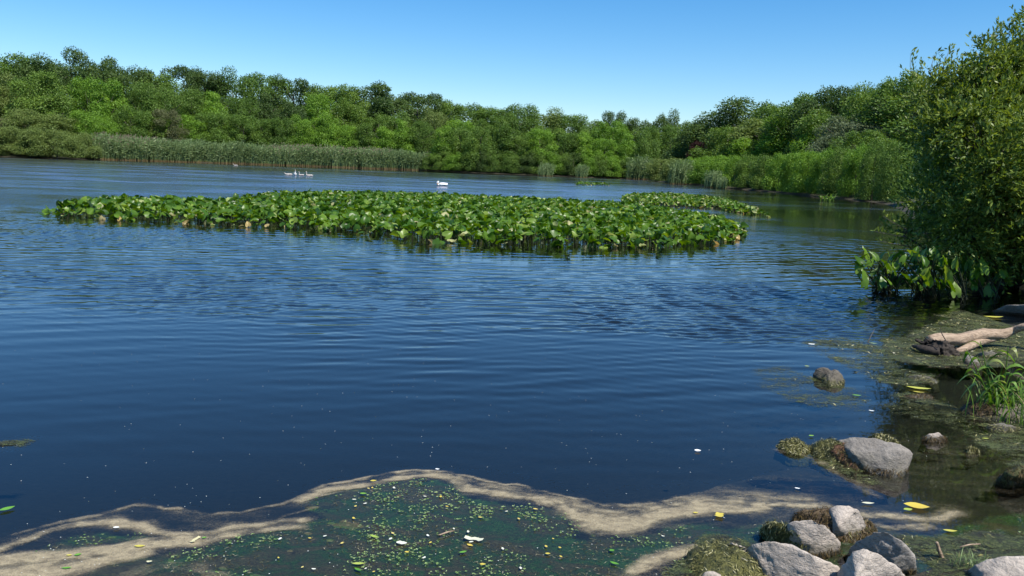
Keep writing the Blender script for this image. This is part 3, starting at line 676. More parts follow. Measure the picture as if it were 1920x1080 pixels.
rock('smooth pinkish grey rock with shaggy algae on its left side, middle of the near group',
 [(1478, 982, .16), (1500, 976, .20), (1522, 973, .22), (1548, 984, .20), (1566, 1003, .13), (1574, 1016, .08), (1570, 1026, .02), (1532, 1040, 0), (1515, 1030, .05), (1500, 1005, .12)],
 [([(1434, 992, .06), (1440, 980, .12), (1460, 976, .15), (1482, 980, .165), (1500, 1000, .14), (1522, 1025, .07), (1526, 1042, .01), (1500, 1034, .03), (1465, 1022, .02), (1440, 1012, 0)], MAT_MOSS, 1)], MAT_STONE, 5, back=.12)
rock('long flat pinkish grey rock slanting to the lower right, left of the near group',
 [(1398, 1032, .12), (1408, 1019, .18), (1440, 1013, .22), (1478, 1019, .22), (1530, 1043, .20), (1576, 1062, .14), (1578, 1085, .08), (1540, 1110, .02), (1470, 1090, .04), (1430, 1060, .06), (1404, 1046, .05)], [], MAT_STONE, 6, back=.1, amp=.007)
rock('dark striated grey rock behind the pale pointed rock, right of the near group',
 [(1598, 1028, .08), (1612, 1012, .16), (1640, 996, .25), (1664, 997, .26), (1692, 1014, .22), (1712, 1040, .13), (1718, 1055, .04), (1700, 1068, .0), (1650, 1060, .02), (1605, 1045, .02)], [], MAT_STONE4, 7, back=.1)
rock('pale pointed rock with a black broken left face, nearest to the bottom edge',
 [(1560, 1095, .02), (1578, 1060, .16), (1598, 1033, .26), (1625, 1028, .29), (1650, 1039, .27), (1688, 1066, .19), (1712, 1100, .03), (1640, 1120, .02), (1590, 1110, .01), (1604, 1085, .18)], [], MAT_STONE, 8, back=.1, amp=.010)
rock('flat pale rock cut off by the bottom right corner',
 [(1828, 1058, .10), (1850, 1050, .13), (1880, 1044, .17), (1940, 1042, .20), (1975, 1070, .16), (1960, 1120, .08), (1860, 1110, .04), (1836, 1085, .05)], [], MAT_STONE, 9, back=.15)
rock('top of a small pale rock peeking over the bottom edge left of the near group',
 [(1312, 1082, .05), (1322, 1071, .09), (1340, 1070, .10), (1354, 1080, .07), (1345, 1110, .02), (1315, 1105, .02)], [], MAT_STONE, 10, back=.08)
rock('mossy mound with a small pinkish stone tip, left of the long flat rock',
 [(1358, 1020, .13), (1370, 1015, .16), (1400, 1026, .15), (1408, 1036, .10), (1380, 1040, .08)],
 [([(1290, 1048, .02), (1320, 1018, .10), (1345, 1006, .12), (1365, 1012, .14), (1385, 1032, .14), (1420, 1062, .08), (1440, 1095, .03), (1400, 1120, .0), (1320, 1100, .02), (1292, 1075, 0)], MAT_MOSS, 1)], MAT_STONE, 11, back=.1)
t = rock('dark wet rock with two lobes standing alone in the water',
 [(1543, 706, .05), (1552, 692, .12), (1566, 690, .14), (1578, 700, .10), (1583, 712, .04), (1576, 722, 0), (1556, 724, 0), (1542, 716, 0)], [], MAT_STONE3, 12, back=.1, amp=.012)
me = hull_mesh('stone', [(1526, 702, .03), (1531, 691, .09), (1544, 689, .11), (1556, 696, .09), (1556, 712, .02), (1540, 712, 0), (1529, 707, 0)], 33, .011, .013, .08)
me.transform(Matrix.Translation(-t.location)); link('stone', me, MAT_STONE3, t)
rock('flat grey stone barely above the shallows under the yellow leaf',
 [(1690, 742, .005), (1715, 739, .03), (1738, 738, .035), (1750, 743, .02), (1742, 748, 0), (1705, 747, 0)], [], MAT_STONE, 13, back=.05)
rock('low dark stone above the flat grey stone in the shallows',
 [(1700, 706, .005), (1722, 703, .03), (1745, 707, .035), (1760, 713, .02), (1752, 719, 0), (1715, 713, 0)], [], MAT_STONE2, 14, back=.05)
rock('small pale stone in the shallows right of the long grey rock',
 [(1728, 822, .01), (1742, 813, .06), (1760, 809, .08), (1774, 820, .04), (1778, 829, 0), (1745, 829, 0)], [], MAT_STONE, 15, back=.06)
rock('tiny pale stone in the shallows, right of the small pale stone',
 [(1808, 845, .01), (1815, 838, .045), (1828, 838, .045), (1835, 845, .01), (1820, 850, 0)], [], MAT_STONE, 16, back=.04)
rock('grey topped dark rock in the shade above the driftwood',
 [(1874, 577, .08), (1890, 571, .16), (1925, 570, .20), (1970, 574, .2), (1980, 592, .05), (1925, 590, .0), (1885, 587, .0)], [], MAT_STONE2, 17, back=.25, res=.03)
rock('brownish rock at the foot of the grass clump',
 [(1808, 768, .02), (1822, 756, .07), (1850, 748, .12), (1890, 750, .13), (1930, 762, .10), (1930, 790, .02), (1870, 792, .0), (1830, 782, .0)], [([(1805, 768, .01), (1820, 752, .10), (1845, 750, .13), (1868, 760, .12), (1872, 775, .06), (1850, 785, .0), (1820, 780, .0)], MAT_MOSSB, 0)], MAT_STONE3, 18, back=.15)
rock('dark rock draped in algae at the right edge',
 [(1875, 893, .02), (1890, 882, .10), (1930, 872, .16), (1960, 885, .12), (1950, 905, .0), (1890, 905, .0)], [([(1885, 886, .11), (1915, 875, .17), (1950, 873, .17), (1955, 888, .12), (1905, 893, .11)], MAT_MOSS, 0)], MAT_STONE2, 19, back=.12)
rock('smooth grey stone half hidden between the driftwood and the grass',
 [(1828, 664, .03), (1845, 658, .09), (1868, 660, .08), (1880, 667, .02), (1862, 672, 0), (1838, 671, 0)], [], MAT_STONE2, 20, back=.08)
rock('small angular grey stone under the forked end of the driftwood',
 [(1808, 680, .01), (1812, 664, .08), (1826, 668, .08), (1842, 684, .03), (1838, 690, 0), (1816, 688, 0)], [], MAT_STONE2, 21, back=.06)
rock('long low grey stone in the shallows below the grass clump',
 [(1850, 800, .01), (1875, 792, .06), (1900, 797, .06), (1915, 806, .01), (1880, 812, 0)], [], MAT_STONE2, 22, back=.07)

# ------------------------------------------------------------------ driftwood
log0 = W(1800, 650); t = empty('driftwood_log', log0); tag(t, 'bleached tan driftwood log with a dark gnarled root end, lying across the mats', 'driftwood')
def rel(q): return Vector(q) - log0
b = MB()
pth = [W(1742, 641, .10), W(1765, 637, .12), W(1795, 636, .13), W(1825, 631, .15), W(1850, 627, .17), W(1878, 627, .17), W(1900, 620, .22), W(1925, 612, .30), W(1990, 600, .42)]
def dense(pts, k=5):
    out = []
    for i in range(len(pts) - 1):
        p0 = pts[max(i - 1, 0)]; p1 = pts[i]; p2 = pts[i + 1]; p3 = pts[min(i + 2, len(pts) - 1)]
        for j in range(k):
            t_ = j / k
            out.append(.5 * ((2 * p1) + (p2 - p0) * t_ + (2 * p0 - 5 * p1 + 4 * p2 - p3) * t_**2 + (3 * p1 - p0 - 3 * p2 + p3) * t_**3))
    return out + [pts[-1]]
def rad_d(rs, k=5): return list(np.interp(np.linspace(0, len(rs) - 1, (len(rs) - 1) * k + 1), range(len(rs)), rs))
b.tube([rel(q) for q in dense(pth)], rad_d([.072, .080, .070, .066, .072, .062, .048, .042, .035]), 18, jit=.22, seed=2)
b.build('trunk', MAT_DRIFT, t)
b = MB(); f2 = [W(1868, 632, .13), W(1845, 638, .10), W(1820, 648, .06), W(1800, 657, .02), W(1785, 662, -.02)]
b.tube([rel(q) for q in dense(f2)], rad_d([.05, .052, .045, .035, .025]), 14, jit=.25, seed=5)
b.build('branch', MAT_DRIFT, t)
b = MB(); rr = random.Random(3); c0 = W(1748, 648, .06)
for k in range(34):
    a = rr.uniform(0, 6.28); e = rr.uniform(-.5, .9)
    d = Vector((math.cos(a) * 1.1 - .3, math.sin(a) * .6, e * .7)); L = rr.uniform(.05, .15)
    s0 = c0 + Vector((rr.uniform(-.06, .18), rr.uniform(-.08, .06), rr.uniform(-.04, .05)))
    ps = [s0, s0 + d * L * .4 + Vector((0, 0, rr.uniform(-.02, .03))), s0 + d * L * .75 + Vector((rr.uniform(-.03, .03), 0, rr.uniform(-.04, .02))), s0 + d * L]
    b.tube([rel(q) for q in dense(ps, 3)], rad_d([.022, .018, .012, .004], 3), 7, jit=.8, seed=k * 3)
ps = [W(1760, 660, .04), W(1740, 657, .045), W(1725, 653, .05), W(1711, 648, .045)]
b.tube([rel(q) for q in dense(ps)], rad_d([.06, .05, .035, .012]), 10, jit=.4, seed=77)
b.build('root_end', MAT_ROOT, t)
me = hull_mesh('root_mass', [(1724, 650, .02), (1736, 640, .10), (1752, 635, .17), (1772, 640, .16), (1792, 650, .10), (1798, 664, .02), (1775, 668, 0), (1745, 664, 0)], 51, .032, .013, .06)
me.transform(Matrix.Translation(-log0)); link('root_mass', me, MAT_ROOT, t)
b = MB(); ps = [W(1773, 638, .2), W(1766, 626, .26), W(1763, 614, .33)]
b.tube([rel(q) for q in ps], [.006, .005, .003], 5)
b.build('twig', MAT_ROOT, t)

# ------------------------------------------------------------------ blades of grass on the bank
def blades(name, base, n, H, spread, seed, mat, parent, wid=.011, lean=.5, w_arch=.9, tone=(0, 1)):
    r = rng(seed); K = 7; V = []; T = []
    for i in range(n):
        x0, y0 = base[0] + r.normal(0, spread), base[1] + r.normal(0, spread * .6)
        a = r.uniform(0, 6.28); h = H * r.uniform(.45, 1.1); ln = lean * r.uniform(.2, 1.2) * h; ar = w_arch * r.uniform(.2, 1) ; ww = wid * r.uniform(.6, 1.3)
        tn = r.uniform(*tone); rot = a + r.uniform(1.0, 2.0)
        for k in range(K):
            s = k / (K - 1)
            cx, cy = x0 + math.cos(a) * ln * s**1.8, y0 + math.sin(a) * ln * s**1.8
            cz = base[2] + h * (s - ar * .55 * s**3)
            hw = ww * (1 - s**2.5) * (.55 + s * .9) / 2 + .0004
            dx, dy = math.cos(rot) * hw, math.sin(rot) * hw
            V += [(cx - dx, cy - dy, cz), (cx + dx, cy + dy, cz + hw * .5)]; T += [tn, tn]
    F = [[i * 2 * K + 2 * k, i * 2 * K + 2 * k + 1, i * 2 * K + 2 * k + 3, i * 2 * K + 2 * k + 2] for i in range(n) for k in range(K - 1)]
    return link(name, nmesh(name, V, F, {'tone': T}, True), mat, parent)
def canes(name, parent, base, tips, seed, mats):
    """upright stems with long alternate leaves"""
    r = rng(seed); bs = MB(); V = []; T = []; F = []
    for (tip, nl, Ll) in tips:
        b0 = Vector(base) + Vector((r.normal(0, .05), r.normal(0, .04), 0)); tp = Vector(tip)
        midp = b0.lerp(tp, .5) + Vector((r.normal(0, .015), 0, .03)); pts = dense([b0, midp, tp], 4)
        bs.tube(pts, rad_d([.006, .005, .003], 4), 6)
        for j in range(nl):
            s = .3 + .7 * (j + .5) / nl; p0 = pts[int(s * (len(pts) - 1))]
            a = j * 2.6 + r.uniform(0, 1.2); L = Ll * r.uniform(.7, 1.15); d = Vector((math.cos(a), math.sin(a) * .6, 0)); sdv = Vector((-d.y, d.x, .3)).normalized()
            K = 7; b_ = len(V); tn = r.uniform(.6, .95); up_ = r.uniform(.5, 1.2)
            for k in range(K):
                q = k / (K - 1); c = p0 + d * L * q * .8 + Vector((0, 0, L * (up_ * q - 1.15 * q * q)))
                hw = .021 * (L / .22) * math.sin(math.pi * min(.98, .12 + q * .88)) + .0005
                V += [tuple(c - sdv * hw), tuple(c + sdv * hw)]; T += [tn, tn]
            F += [[b_ + 2 * k, b_ + 2 * k + 1, b_ + 2 * k + 3, b_ + 2 * k + 2] for k in range(K - 1)]
    bs.build('stem', MAT_GRASS, parent)
    link('foliage', nmesh(name, V, F, {'tone': T}, True), mats, parent)
gb = W(1868, 778); t = empty('grass_clump', gb); tag(t, 'bright green tall grass clump with arching leaves on the right bank', 'grass plant')
def gl(px, py, h): return W(px, py, h) - gb
canes('foliage', t, (0, 0, 0), [(P(1838, 640, gb.y) - gb, 4, .26), (P(1832, 668, gb.y) - gb, 4, .24), (P(1850, 690, gb.y) - gb, 4, .22), (P(1880, 680, gb.y) - gb, 4, .24), (P(1905, 670, gb.y) - gb, 4, .26), (P(1925, 690, gb.y) - gb, 4, .25), (P(1812, 655, gb.y) - gb, 4, .24), (P(1825, 700, gb.y) - gb, 4, .22), (P(1890, 650, gb.y) - gb, 5, .26), (P(1862, 720, gb.y) - gb, 5, .2), (P(1893, 715, gb.y) - gb, 5, .2), (P(1915, 735, gb.y) - gb, 5, .2)], 5, MAT_GRASS)
blades('grass_blades', (.05, 0, 0), 110, .42, .15, 12, MAT_GRASS, t, .013, .7, tone=(.4, 1))
gb2 = W(1935, 800); t = empty('grass_clump', gb2); tag(t, 'short grass tuft at the right edge beside the taller clump', 'grass plant')
blades('grass_blades', (0, 0, 0), 60, .40, .12, 13, MAT_GRASS, t, .010, .8)
gb3 = W(1818, 1062, .02); t = empty('grass_clump', gb3); tag(t, 'small wispy olive weed tuft left of the bottom right corner rock', 'grass plant')
blades('grass_blades', (0, 0, 0), 60, .10, .05, 15, MAT_REED, t, .003, 1.1, tone=(.2, .9))

# ------------------------------------------------------------------ water lilies (spatterdock)
def heart(seed, size, fold, curl):
    """heart shaped leaf, notch at the stalk; grid: midrib + two rims"""
    r = rng(seed); n = 7; V = []; F = []
    for i in range(n):
        s = i / (n - 1); x = -.38 + 1.05 * s
        w_ = .46 * math.sin(math.pi * min(1, (.16 + .84 * s) ** .8)) if s < 1 else 0
        xm = max(x, -.12) if i == 0 else x
        for sd_ in (-1, -.5, 0, .5, 1):
            y = sd_ * w_ * (1 + .06 * r.normal()); xx = x if abs(sd_) > .2 else xm
            z = abs(sd_) * w_ * fold - curl * (s - .35) ** 2 + .05 * r.normal() * abs(sd_)
            V.append((xx * size, y * size, z * size))
    for i in range(n - 1):
        for k in range(4):
            a = i * 5 + k; F.append([a, a + 5, a + 6, a + 1])
    return np.array(V), np.array(F)
LV = [heart(s, 1.0, f, c) for s, f, c in ((1, .15, .3), (2, .45, .2), (3, .7, .35), (4, -.2, .45), (5, .3, .6), (6, .9, .1), (7, 0, .2), (8, .55, .5))]
BED1 = [(85, 404, 0), (120, 409, 0), (200, 413, 0), (300, 419, 0), (420, 424, 0), (560, 430, 0), (660, 438, 0), (720, 446, 0), (800, 457, 0), (900, 461, 0), (1000, 464, 0), (1100, 466, 0), (1200, 466, 0), (1300, 461, 0), (1370, 453, 0), (1405, 440, 0), (1412, 430, .1),
        (1390, 418, .28), (1330, 400, .28), (1240, 389, .28), (1150, 379, .28), (1090, 378, .28), (1000, 372, .28), (900, 368, .28), (800, 363, .28), (700, 361, .28), (580, 360, .28), (500, 362, .28), (455, 368, .28), (400, 374, .28), (350, 373, .28), (280, 371, .28), (200, 369, .28), (130, 376, .28), (90, 382, .28)]
BED2 = [(1172, 386, 0), (1240, 389, 0), (1340, 392, 0), (1385, 400, 0), (1440, 406, 0), (1444, 398, .3), (1415, 388, .28), (1370, 374, .28), (1300, 366, .28), (1240, 363, .28), (1175, 364, .28), (1160, 378, .3)]
BED3 = [(1078, 348, 0), (1140, 349, 0), (1140, 343, .3), (1080, 341, .3)]
BEDS = [[tuple(W(a, b_, h)[:2]) for a, b_, h in q] for q in (BED1, BED2, BED3)]
r = rng(21)
pts = []
for bi, (poly, den) in enumerate(zip(BEDS, (27, 30, 8))):
    xs = [q[0] for q in poly]; ys = [q[1] for q in poly]
    n_ = int((max(xs) - min(xs)) * (max(ys) - min(ys)) * den)
    x = r.uniform(min(xs), max(xs), n_); y = r.uniform(min(ys), max(ys), n_)
    d = sdf(x, y, poly) + (fbm(x * .8, y * .8, 5) - .5) * .9
    k = d > 0; k &= ~((d > 1.5) & (fbm(x * .6, y * .6, 99) < .2))
    for a, b_, e in zip(x[k], y[k], d[k]): pts.append((a, b_, e, bi))
pts.sort(key=lambda q: q[1])
def leaf_tf(q, r):
    x, y, e, bi = q
    edge = e < .35
    h = r.uniform(.12, .36) if not edge else r.uniform(.02, .25)
    size = r.uniform(.16, .31) * (.95 if bi == 0 else .85)
    yaw = r.uniform(0, 6.28); tilt = abs(r.normal(0, .62)) + .15; roll = r.normal(0, .5)
    tn = float(np.clip(r.normal(.50, .19), 0, .86))
    u = r.uniform()
    if edge and u < .15: tn = r.uniform(.87, .98); h = r.uniform(.01, .08); size *= .75
    elif u < (.035 if bi != 1 else .2): tn = r.uniform(.86, .93)
    Rm = Matrix.Rotation(yaw, 3, 'Z') @ Matrix.Rotation(-tilt, 3, 'Y') @ Matrix.Rotation(roll, 3, 'X')
    return h, size, np.array(Rm), tn
def stalk_pts(x, y, h, rr_):
    return [Vector((x + rr_[0], y + rr_[1], -.25)), Vector((x + rr_[0] * .6, y + rr_[1] * .6, h * .45)), Vector((x, y, h))]
VV, FF, TT, SV, SF = [], [], [], [], []; nb_ = 0; ns_ = 0
# the 300 nearest leaves are single objects
for i, q in enumerate(pts):
    h, size, Rm, tn = leaf_tf(q, r); Vh, Fh = LV[r.integers(0, 8)]; off = r.normal(0, .07, 2)
    if i < 300:
        yellow = tn > .855
        t = empty('lily_leaf', (q[0], q[1], 0))
        me = nmesh('blade', Vh * size @ Rm.T, Fh, {'tone': np.full(len(Vh), tn)}, True)
        me.transform(Matrix.Translation((0, 0, h))); link('blade', me, MAT_LILY, t)
        b = MB(); b.tube(stalk_pts(0, 0, h, off), [.009, .008, .006], 5, cap=False); b.build('stalk', MAT_STALK, t)
        if yellow: tag(t, 'faded yellow or cream lily leaf at the front edge of the lily bed', 'water lily leaf', 'faded lily leaves at the front edge of the bed')
        else: tag(t, 'green heart shaped lily leaf on its stalk at the front edge of the lily bed', 'water lily leaf', 'green lily leaves at the front edge of the bed')
    else:
        VV.append(Vh * size @ Rm.T + np.array([q[0], q[1], h])); FF.append(Fh + nb_); TT.append(np.full(len(Vh), tn)); nb_ += len(Vh)
        a = np.array([(q[0] + off[0], q[1] + off[1], -.25), (q[0], q[1], h)]); s = np.array([.008, 0, 0])
        SV += [a[0] - s, a[0] + s, a[1] + s * .7, a[1] - s * .7]; SF.append([ns_, ns_ + 1, ns_ + 2, ns_ + 3]); ns_ += 4
        s = np.array([0, .008, 0]); SV += [a[0] - s, a[0] + s, a[1] + s * .7, a[1] - s * .7]; SF.append([ns_, ns_ + 1, ns_ + 2, ns_ + 3]); ns_ += 4
t = empty('lily_bed', (0, 30, 0)); tag(t, 'dense bed of green water lily leaves raised above the pond behind its front edge', 'water lilies', kind='stuff')
o = link('leaves', nmesh('leaves', np.concatenate(VV), np.concatenate(FF), {'tone': np.concatenate(TT)}, True), MAT_LILY, t); o.location = (0, -30, 0); o['kind'] = 'stuff'
o = link('stalks', nmesh('stalks', SV, SF), MAT_STALK, t); o.location = (0, -30, 0); o['kind'] = 'stuff'

# ------------------------------------------------------------------ arrow leaved plants by the right bank
def arum(px, py, leaves, seed, label):
    c = W(px, py); t = empty('arrow_arum', c); tag(t, label, 'water plant'); r = rng(seed)
    for (lx, ly, dy, size) in leaves:
        tp = P(lx, ly, c.y + dy) - c
        base = Vector((r.normal(0, .12), r.normal(0, .1) + dy * .3, -.1))
        mid_ = base.lerp(tp, .55) + Vector((0, 0, .06))
        Vh, Fh = LV[(0, 1, 2, 6)[r.integers(0, 4)]]; Vh = Vh * np.array([1.3, .8, 1])
        Rm = np.array(Matrix.Rotation(r.uniform(-.6, 3.7), 3, 'Z') @ Matrix.Rotation(-r.uniform(.55, 1.35), 3, 'Y') @ Matrix.Rotation(r.normal(0, .4), 3, 'X'))
        me = nmesh('leaf', Vh * size @ Rm.T + np.array(tp), Fh, {'tone': np.full(len(Vh), float(np.clip(r.normal(.60, .16), .2, .85)))}, True)
        link('leaf', me, MAT_LILY, t)
        b = MB(); b.tube(dense([base, mid_, tp], 3), rad_d([.011, .009, .006], 3), 5, cap=False); b.build('stalk', MAT_STALK, t)
rr = random.Random(5); L1 = []
for k in range(96):
    px = 1608 + 160 * rr.random() ** .85; f_ = (px - 1612) / 153
    py = rr.uniform(474 - 4 * f_, 538) if k > 14 else rr.uniform(468, 490) + (1 - f_) * 16
    L1.append((px, py, rr.uniform(-.8, .3), rr.uniform(.14, .22)))
L1.sort(key=lambda q: q[0] + 30 * math.sin(q[1]))
arum(1655, 543, L1[:48], 3, 'glossy arrow leaved plants leaning over the water under the willow')
arum(1730, 548, L1[48:], 33, 'dense arrow leaved plants right beside the ones leaning over the water')
arum(1798, 556, [(rr.uniform(1760, 1828), rr.uniform(490, 550), rr.uniform(-.5, .2), rr.uniform(.16, .26)) for _ in range(24)], 4, 'small arrow leaved plant in the shade right of the large clump')
arum(1855, 556, [(rr.uniform(1822, 1895), rr.uniform(500, 548), rr.uniform(-.5, .2), rr.uniform(.16, .26)) for _ in range(20)], 6, 'small shaded arrow leaved plant nearest to the right edge')

# ------------------------------------------------------------------ crowns
def blob_leaves(r, C, rad, n, size, up=.5, squash=.85, lean=(0, 0, 0)):
    d = r.normal(0, 1, (n, 3)); d[:, 2] += up * .6; d /= np.linalg.norm(d, axis=1)[:, None]
    rr_ = rad * (1 - .45 * r.uniform(0, 1, n) ** 2.2)
    pos = C + d * rr_[:, None] * np.array([1, 1, squash]) + r.normal(0, size * .35, (n, 3))
    nrm = d + r.normal(0, .8, (n, 3)) + np.array([0, 0, .45]); nrm /= np.linalg.norm(nrm, axis=1)[:, None]
    a = r.normal(0, 1, (n, 3)) + np.array(lean); u = a - nrm * (a * nrm).sum(1)[:, None]; u /= np.linalg.norm(u, axis=1)[:, None] + 1e-9
    v = np.cross(nrm, u); L = size * r.uniform(.6, 1.4, n)
    return rhombs(pos, u, v, L, L * r.uniform(.45, .8, n))
def crown_mesh(name, seed, H=12., Wd=10., low=.08, nb=34, leaves=19000, size=.235, shape='round', up=.4):
    r = rng(seed); Vs = []; Ts = []; cs = []
    for i in range(nb):
        for _ in range(50):
            z = r.uniform(low, .93); a = r.uniform(0, 6.28)
            if shape == 'round': env = math.sin(math.pi * min(1, max(.06, (z - low * .3) / (1.06 - low * .3))) ** .8) ** .6
            elif shape == 'cone': env = (1.06 - z) ** .7 * min(1, (z + .12) * 3)
            elif shape == 'bush': env = (1 - z * z) ** .5
            else: env = min(1, .35 + z * 1.1) * (1.05 - max(0, z - .55) * 1.4)   # spreading top
            rho = r.uniform(.25, 1) ** .6 * env * .5
            c = np.array([math.cos(a) * rho * Wd * .82, math.sin(a) * rho * Wd * .82, z * H])
            br = r.uniform(.10, .18) * Wd * (1.15 - .45 * z)
            if all(np.linalg.norm(c - q) > (br + w_) * .42 for q, w_ in cs): break
        cs.append((c, br))
    tot = sum(b_ * b_ for _, b_ in cs)
    for c, b_ in cs:
        n = int(leaves * b_ * b_ / tot) + 30
        V, _ = blob_leaves(r, c, b_, n, size, up)
        Vs.append(V); Ts.append(np.repeat(np.clip(r.normal(0.53 + r.normal(0, .11), .15, n), 0, 1), 4))
        # feathery sprigs around the blob
        n2 = n // 7; d = r.normal(0, 1, (n2, 3)); d[:, 2] = np.abs(d[:, 2]); d /= np.linalg.norm(d, axis=1)[:, None]
        pos = c + d * (b_ * r.uniform(1.0, 1.25, n2))[:, None]
        u = d + r.normal(0, .4, (n2, 3)); u /= np.linalg.norm(u, axis=1)[:, None]; v = np.cross(u, r.normal(0, 1, (n2, 3))); v /= np.linalg.norm(v, axis=1)[:, None] + 1e-9
        V, _ = rhombs(pos, u, v, np.full(n2, size * 1.3), np.full(n2, size * .5)); Vs.append(V); Ts.append(np.repeat(np.clip(r.normal(.6, .15, n2), 0, 1), 4))
    V = np.concatenate(Vs); V[:, 2] = np.maximum(V[:, 2], .02 * H)
    zt = np.percentile(V[:, 2], 99.7); V[:, 2] *= H / zt
    return nmesh(name, V, np.arange(len(V)).reshape(-1, 4), {'tone': np.concatenate(Ts)})
def trunk_mesh(seed, H=12., r0=.22):
    rr = random.Random(seed); b = MB()
    top = Vector((rr.uniform(-.5, .5), rr.uniform(-.5, .5), H * .8))
    pts = [Vector((0, 0, -.6)), Vector((rr.uniform(-.1, .1), 0, H * .25)), top * .6 + Vector((rr.uniform(-.3, .3), 0, H * .05)), top]
    b.tube(dense(pts, 3), rad_d([r0, r0 * .8, r0 * .5, r0 * .15], 3), 7, jit=.2)
    for k in range(6):
        z = rr.uniform(.2, .65) * H; a = rr.uniform(0, 6.28); L = rr.uniform(.2, .36) * H
        s = Vector((0, 0, z)); e = s + Vector((math.cos(a) * L * .8, math.sin(a) * L * .8, L * .6))
        b.tube([s, s.lerp(e, .5) + Vector((0, 0, -.2)), e], [r0 * .4, r0 * .28, r0 * .08], 5)
    me = bpy.data.meshes.new('trunk'); me.from_pydata(b.v, [], b.f); me.update()
    me.polygons.foreach_set('use_smooth', [True] * len(me.polygons)); me.materials.append(MAT_BARK)
    return me
VAR = {}
for i in range(5): VAR['round%d' % i] = crown_mesh('round_crown', 100 + i, shape='round', nb=36 + 4 * i)
for i in range(3): VAR['spread%d' % i] = crown_mesh('spreading_crown', 200 + i, shape='spread', nb=30, low=.2)
for i in range(3): VAR['open%d' % i] = crown_mesh('open_crown', 250 + i, shape='open', nb=17, low=.38, leaves=12000)
for i in range(2): VAR['cone%d' % i] = crown_mesh('conical_crown', 300 + i, shape='cone', nb=38)
for i in range(4): VAR['bush%d' % i] = crown_mesh('bush_crown', 400 + i, H=5, Wd=6.5, shape='bush', nb=34, leaves=15000, size=.15, low=0.0)
TRK = [trunk_mesh(s) for s in range(4)]; TRKB = trunk_mesh(9, 5, .09)
_cache = {}
def cmesh(var, kind):             # one mesh copy per material
    k = (var, kind)
    if k not in _cache:
        me = VAR[var].copy(); me.materials.clear(); me.materials.append(GRN[kind]); _cache[k] = me
    return _cache[k]
TREES = []
def tree(px, ytop, y, width, kind, shape, row, zlow=0.0, name=None):
    """tree whose top shows at (px, ytop), standing at distance y"""
    tp = P(px, ytop, y); x = tp.x; z0 = land1(x, y) - .1; H = max(tp.z - z0, 1.5)
    rr = random.Random(int(px * 13 + ytop * 7 + y)); n = {'round': 5, 'spread': 3, 'cone': 2, 'bush': 4, 'open': 3}[shape]
    var = shape + str(rr.randrange(n)); bush = shape == 'bush'
    t = empty(name or ('bush' if bush else 'tree'), (x, y, z0), 0)
    c = link('crown', cmesh(var, kind), None, t)
    Wm, Hm = (6.5, 5) if bush else (10, 12)
    c.scale = (width / Wm, width / Wm * rr.uniform(.9, 1.1), H / Hm); c.rotation_euler = (0, 0, rr.uniform(0, 6.28))
    s = link('trunk', TRKB if bush else TRK[rr.randrange(4)], None, t); s.scale = (width / Wm, width / Wm, H / Hm)
    s.rotation_euler = (0, 0, rr.uniform(0, 6.28))
    TREES.append(dict(o=t, px=px, row=row, kind=kind, shape=shape))
    return t
def shore_y(px):                  # distance of the far shore at that column
    d, best = None, None
    for (ax, ay), (bx, by) in zip(FAR_LINE[:-1], FAR_LINE[1:]):
        pass
    ypx = np.interp(px, [-200, 0, 100, 190, 400, 600, 790, 900, 1000, 1100, 1215], [289, 294, 298, 299.5, 305.5, 312.5, 319.5, 324.5, 328.5, 332.5, 337])
    return W(px, ypx).y
rr = random.Random(11)
# skyline trees, traced
SKY = [(-40, 112, 'mid'), (15, 103, 'mid'), (70, 108, 'dark'), (135, 90, 'dark'), (190, 108, 'dark'), (240, 128, 'dark'), (290, 136, 'mid'), (335, 124, 'dark'), (380, 130, 'dark'), (440, 132, 'mid'), (500, 140, 'mid'), (552, 148, 'dark'), (605, 162, 'mid'), (650, 162, 'mid'), (695, 156, 'dark'), (735, 176, 'dark'), (785, 175, 'dark'), (835, 187, 'mid'), (880, 196, 'mid'), (925, 202, 'mid'), (975, 198, 'mid'), (1020, 205, 'olive'), (1065, 216, 'mid'), (1108, 226, 'mid'), (1153, 209, 'dark'), (1195, 224, 'dark'), (1250, 208, 'dark'), (1290, 228, 'mid')]
for px, yt, k in SKY:
    y = shore_y(min(px, 1150)) + rr.uniform(34, 46); tree(px, yt, y, rr.uniform(14, 19) if px < 1140 else rr.uniform(11, 13), k, 'open' if px in (135, 335, 552, 695, 785, 1153) else rr.choice(['round', 'round', 'spread']), 'skyline')
# middle row
for i in range(27):
    px = -45 + i * 50 + rr.uniform(-12, 12)
    top = np.interp(px, [0, 150, 300, 500, 700, 900, 1100, 1290], [150, 150, 172, 178, 205, 222, 240, 246]) + rr.uniform(-14, 10)
    k = rr.choice(['mid', 'mid', 'bright', 'mid', 'olive', 'dark']);
    if 130 < px < 200: k = 'bright'
    if px < 60: k = 'olive'
    tree(px, top, shore_y(min(px, 1180)) + rr.uniform(20, 27), rr.uniform(10, 13), k, rr.choice(['round', 'round', 'cone', 'spread']), 'middle row')
# front row
for i in range(34):
    px = -30 + i * 37.5 + rr.uniform(-9, 9)
    if px > 1235: break
    top = np.interp(px, [0, 180, 300, 600, 800, 1000, 1200], [215, 215, 205, 222, 238, 246, 258]) + rr.uniform(-12, 10)
    k = rr.choice(['mid', 'mid', 'bright', 'mid', 'bright']);
    if 305 < px < 345: k = 'brown'
    if px < 150: k = 'brown' if px < 30 else 'olive'
    y0 = 11 if px < 800 else 4.5
    tree(px, top, shore_y(min(px, 1210)) + y0 + rr.uniform(0, 3), rr.uniform(8.5, 11), k, rr.choice(['round', 'cone', 'round', 'bush' if px > 800 else 'round']), 'front row')
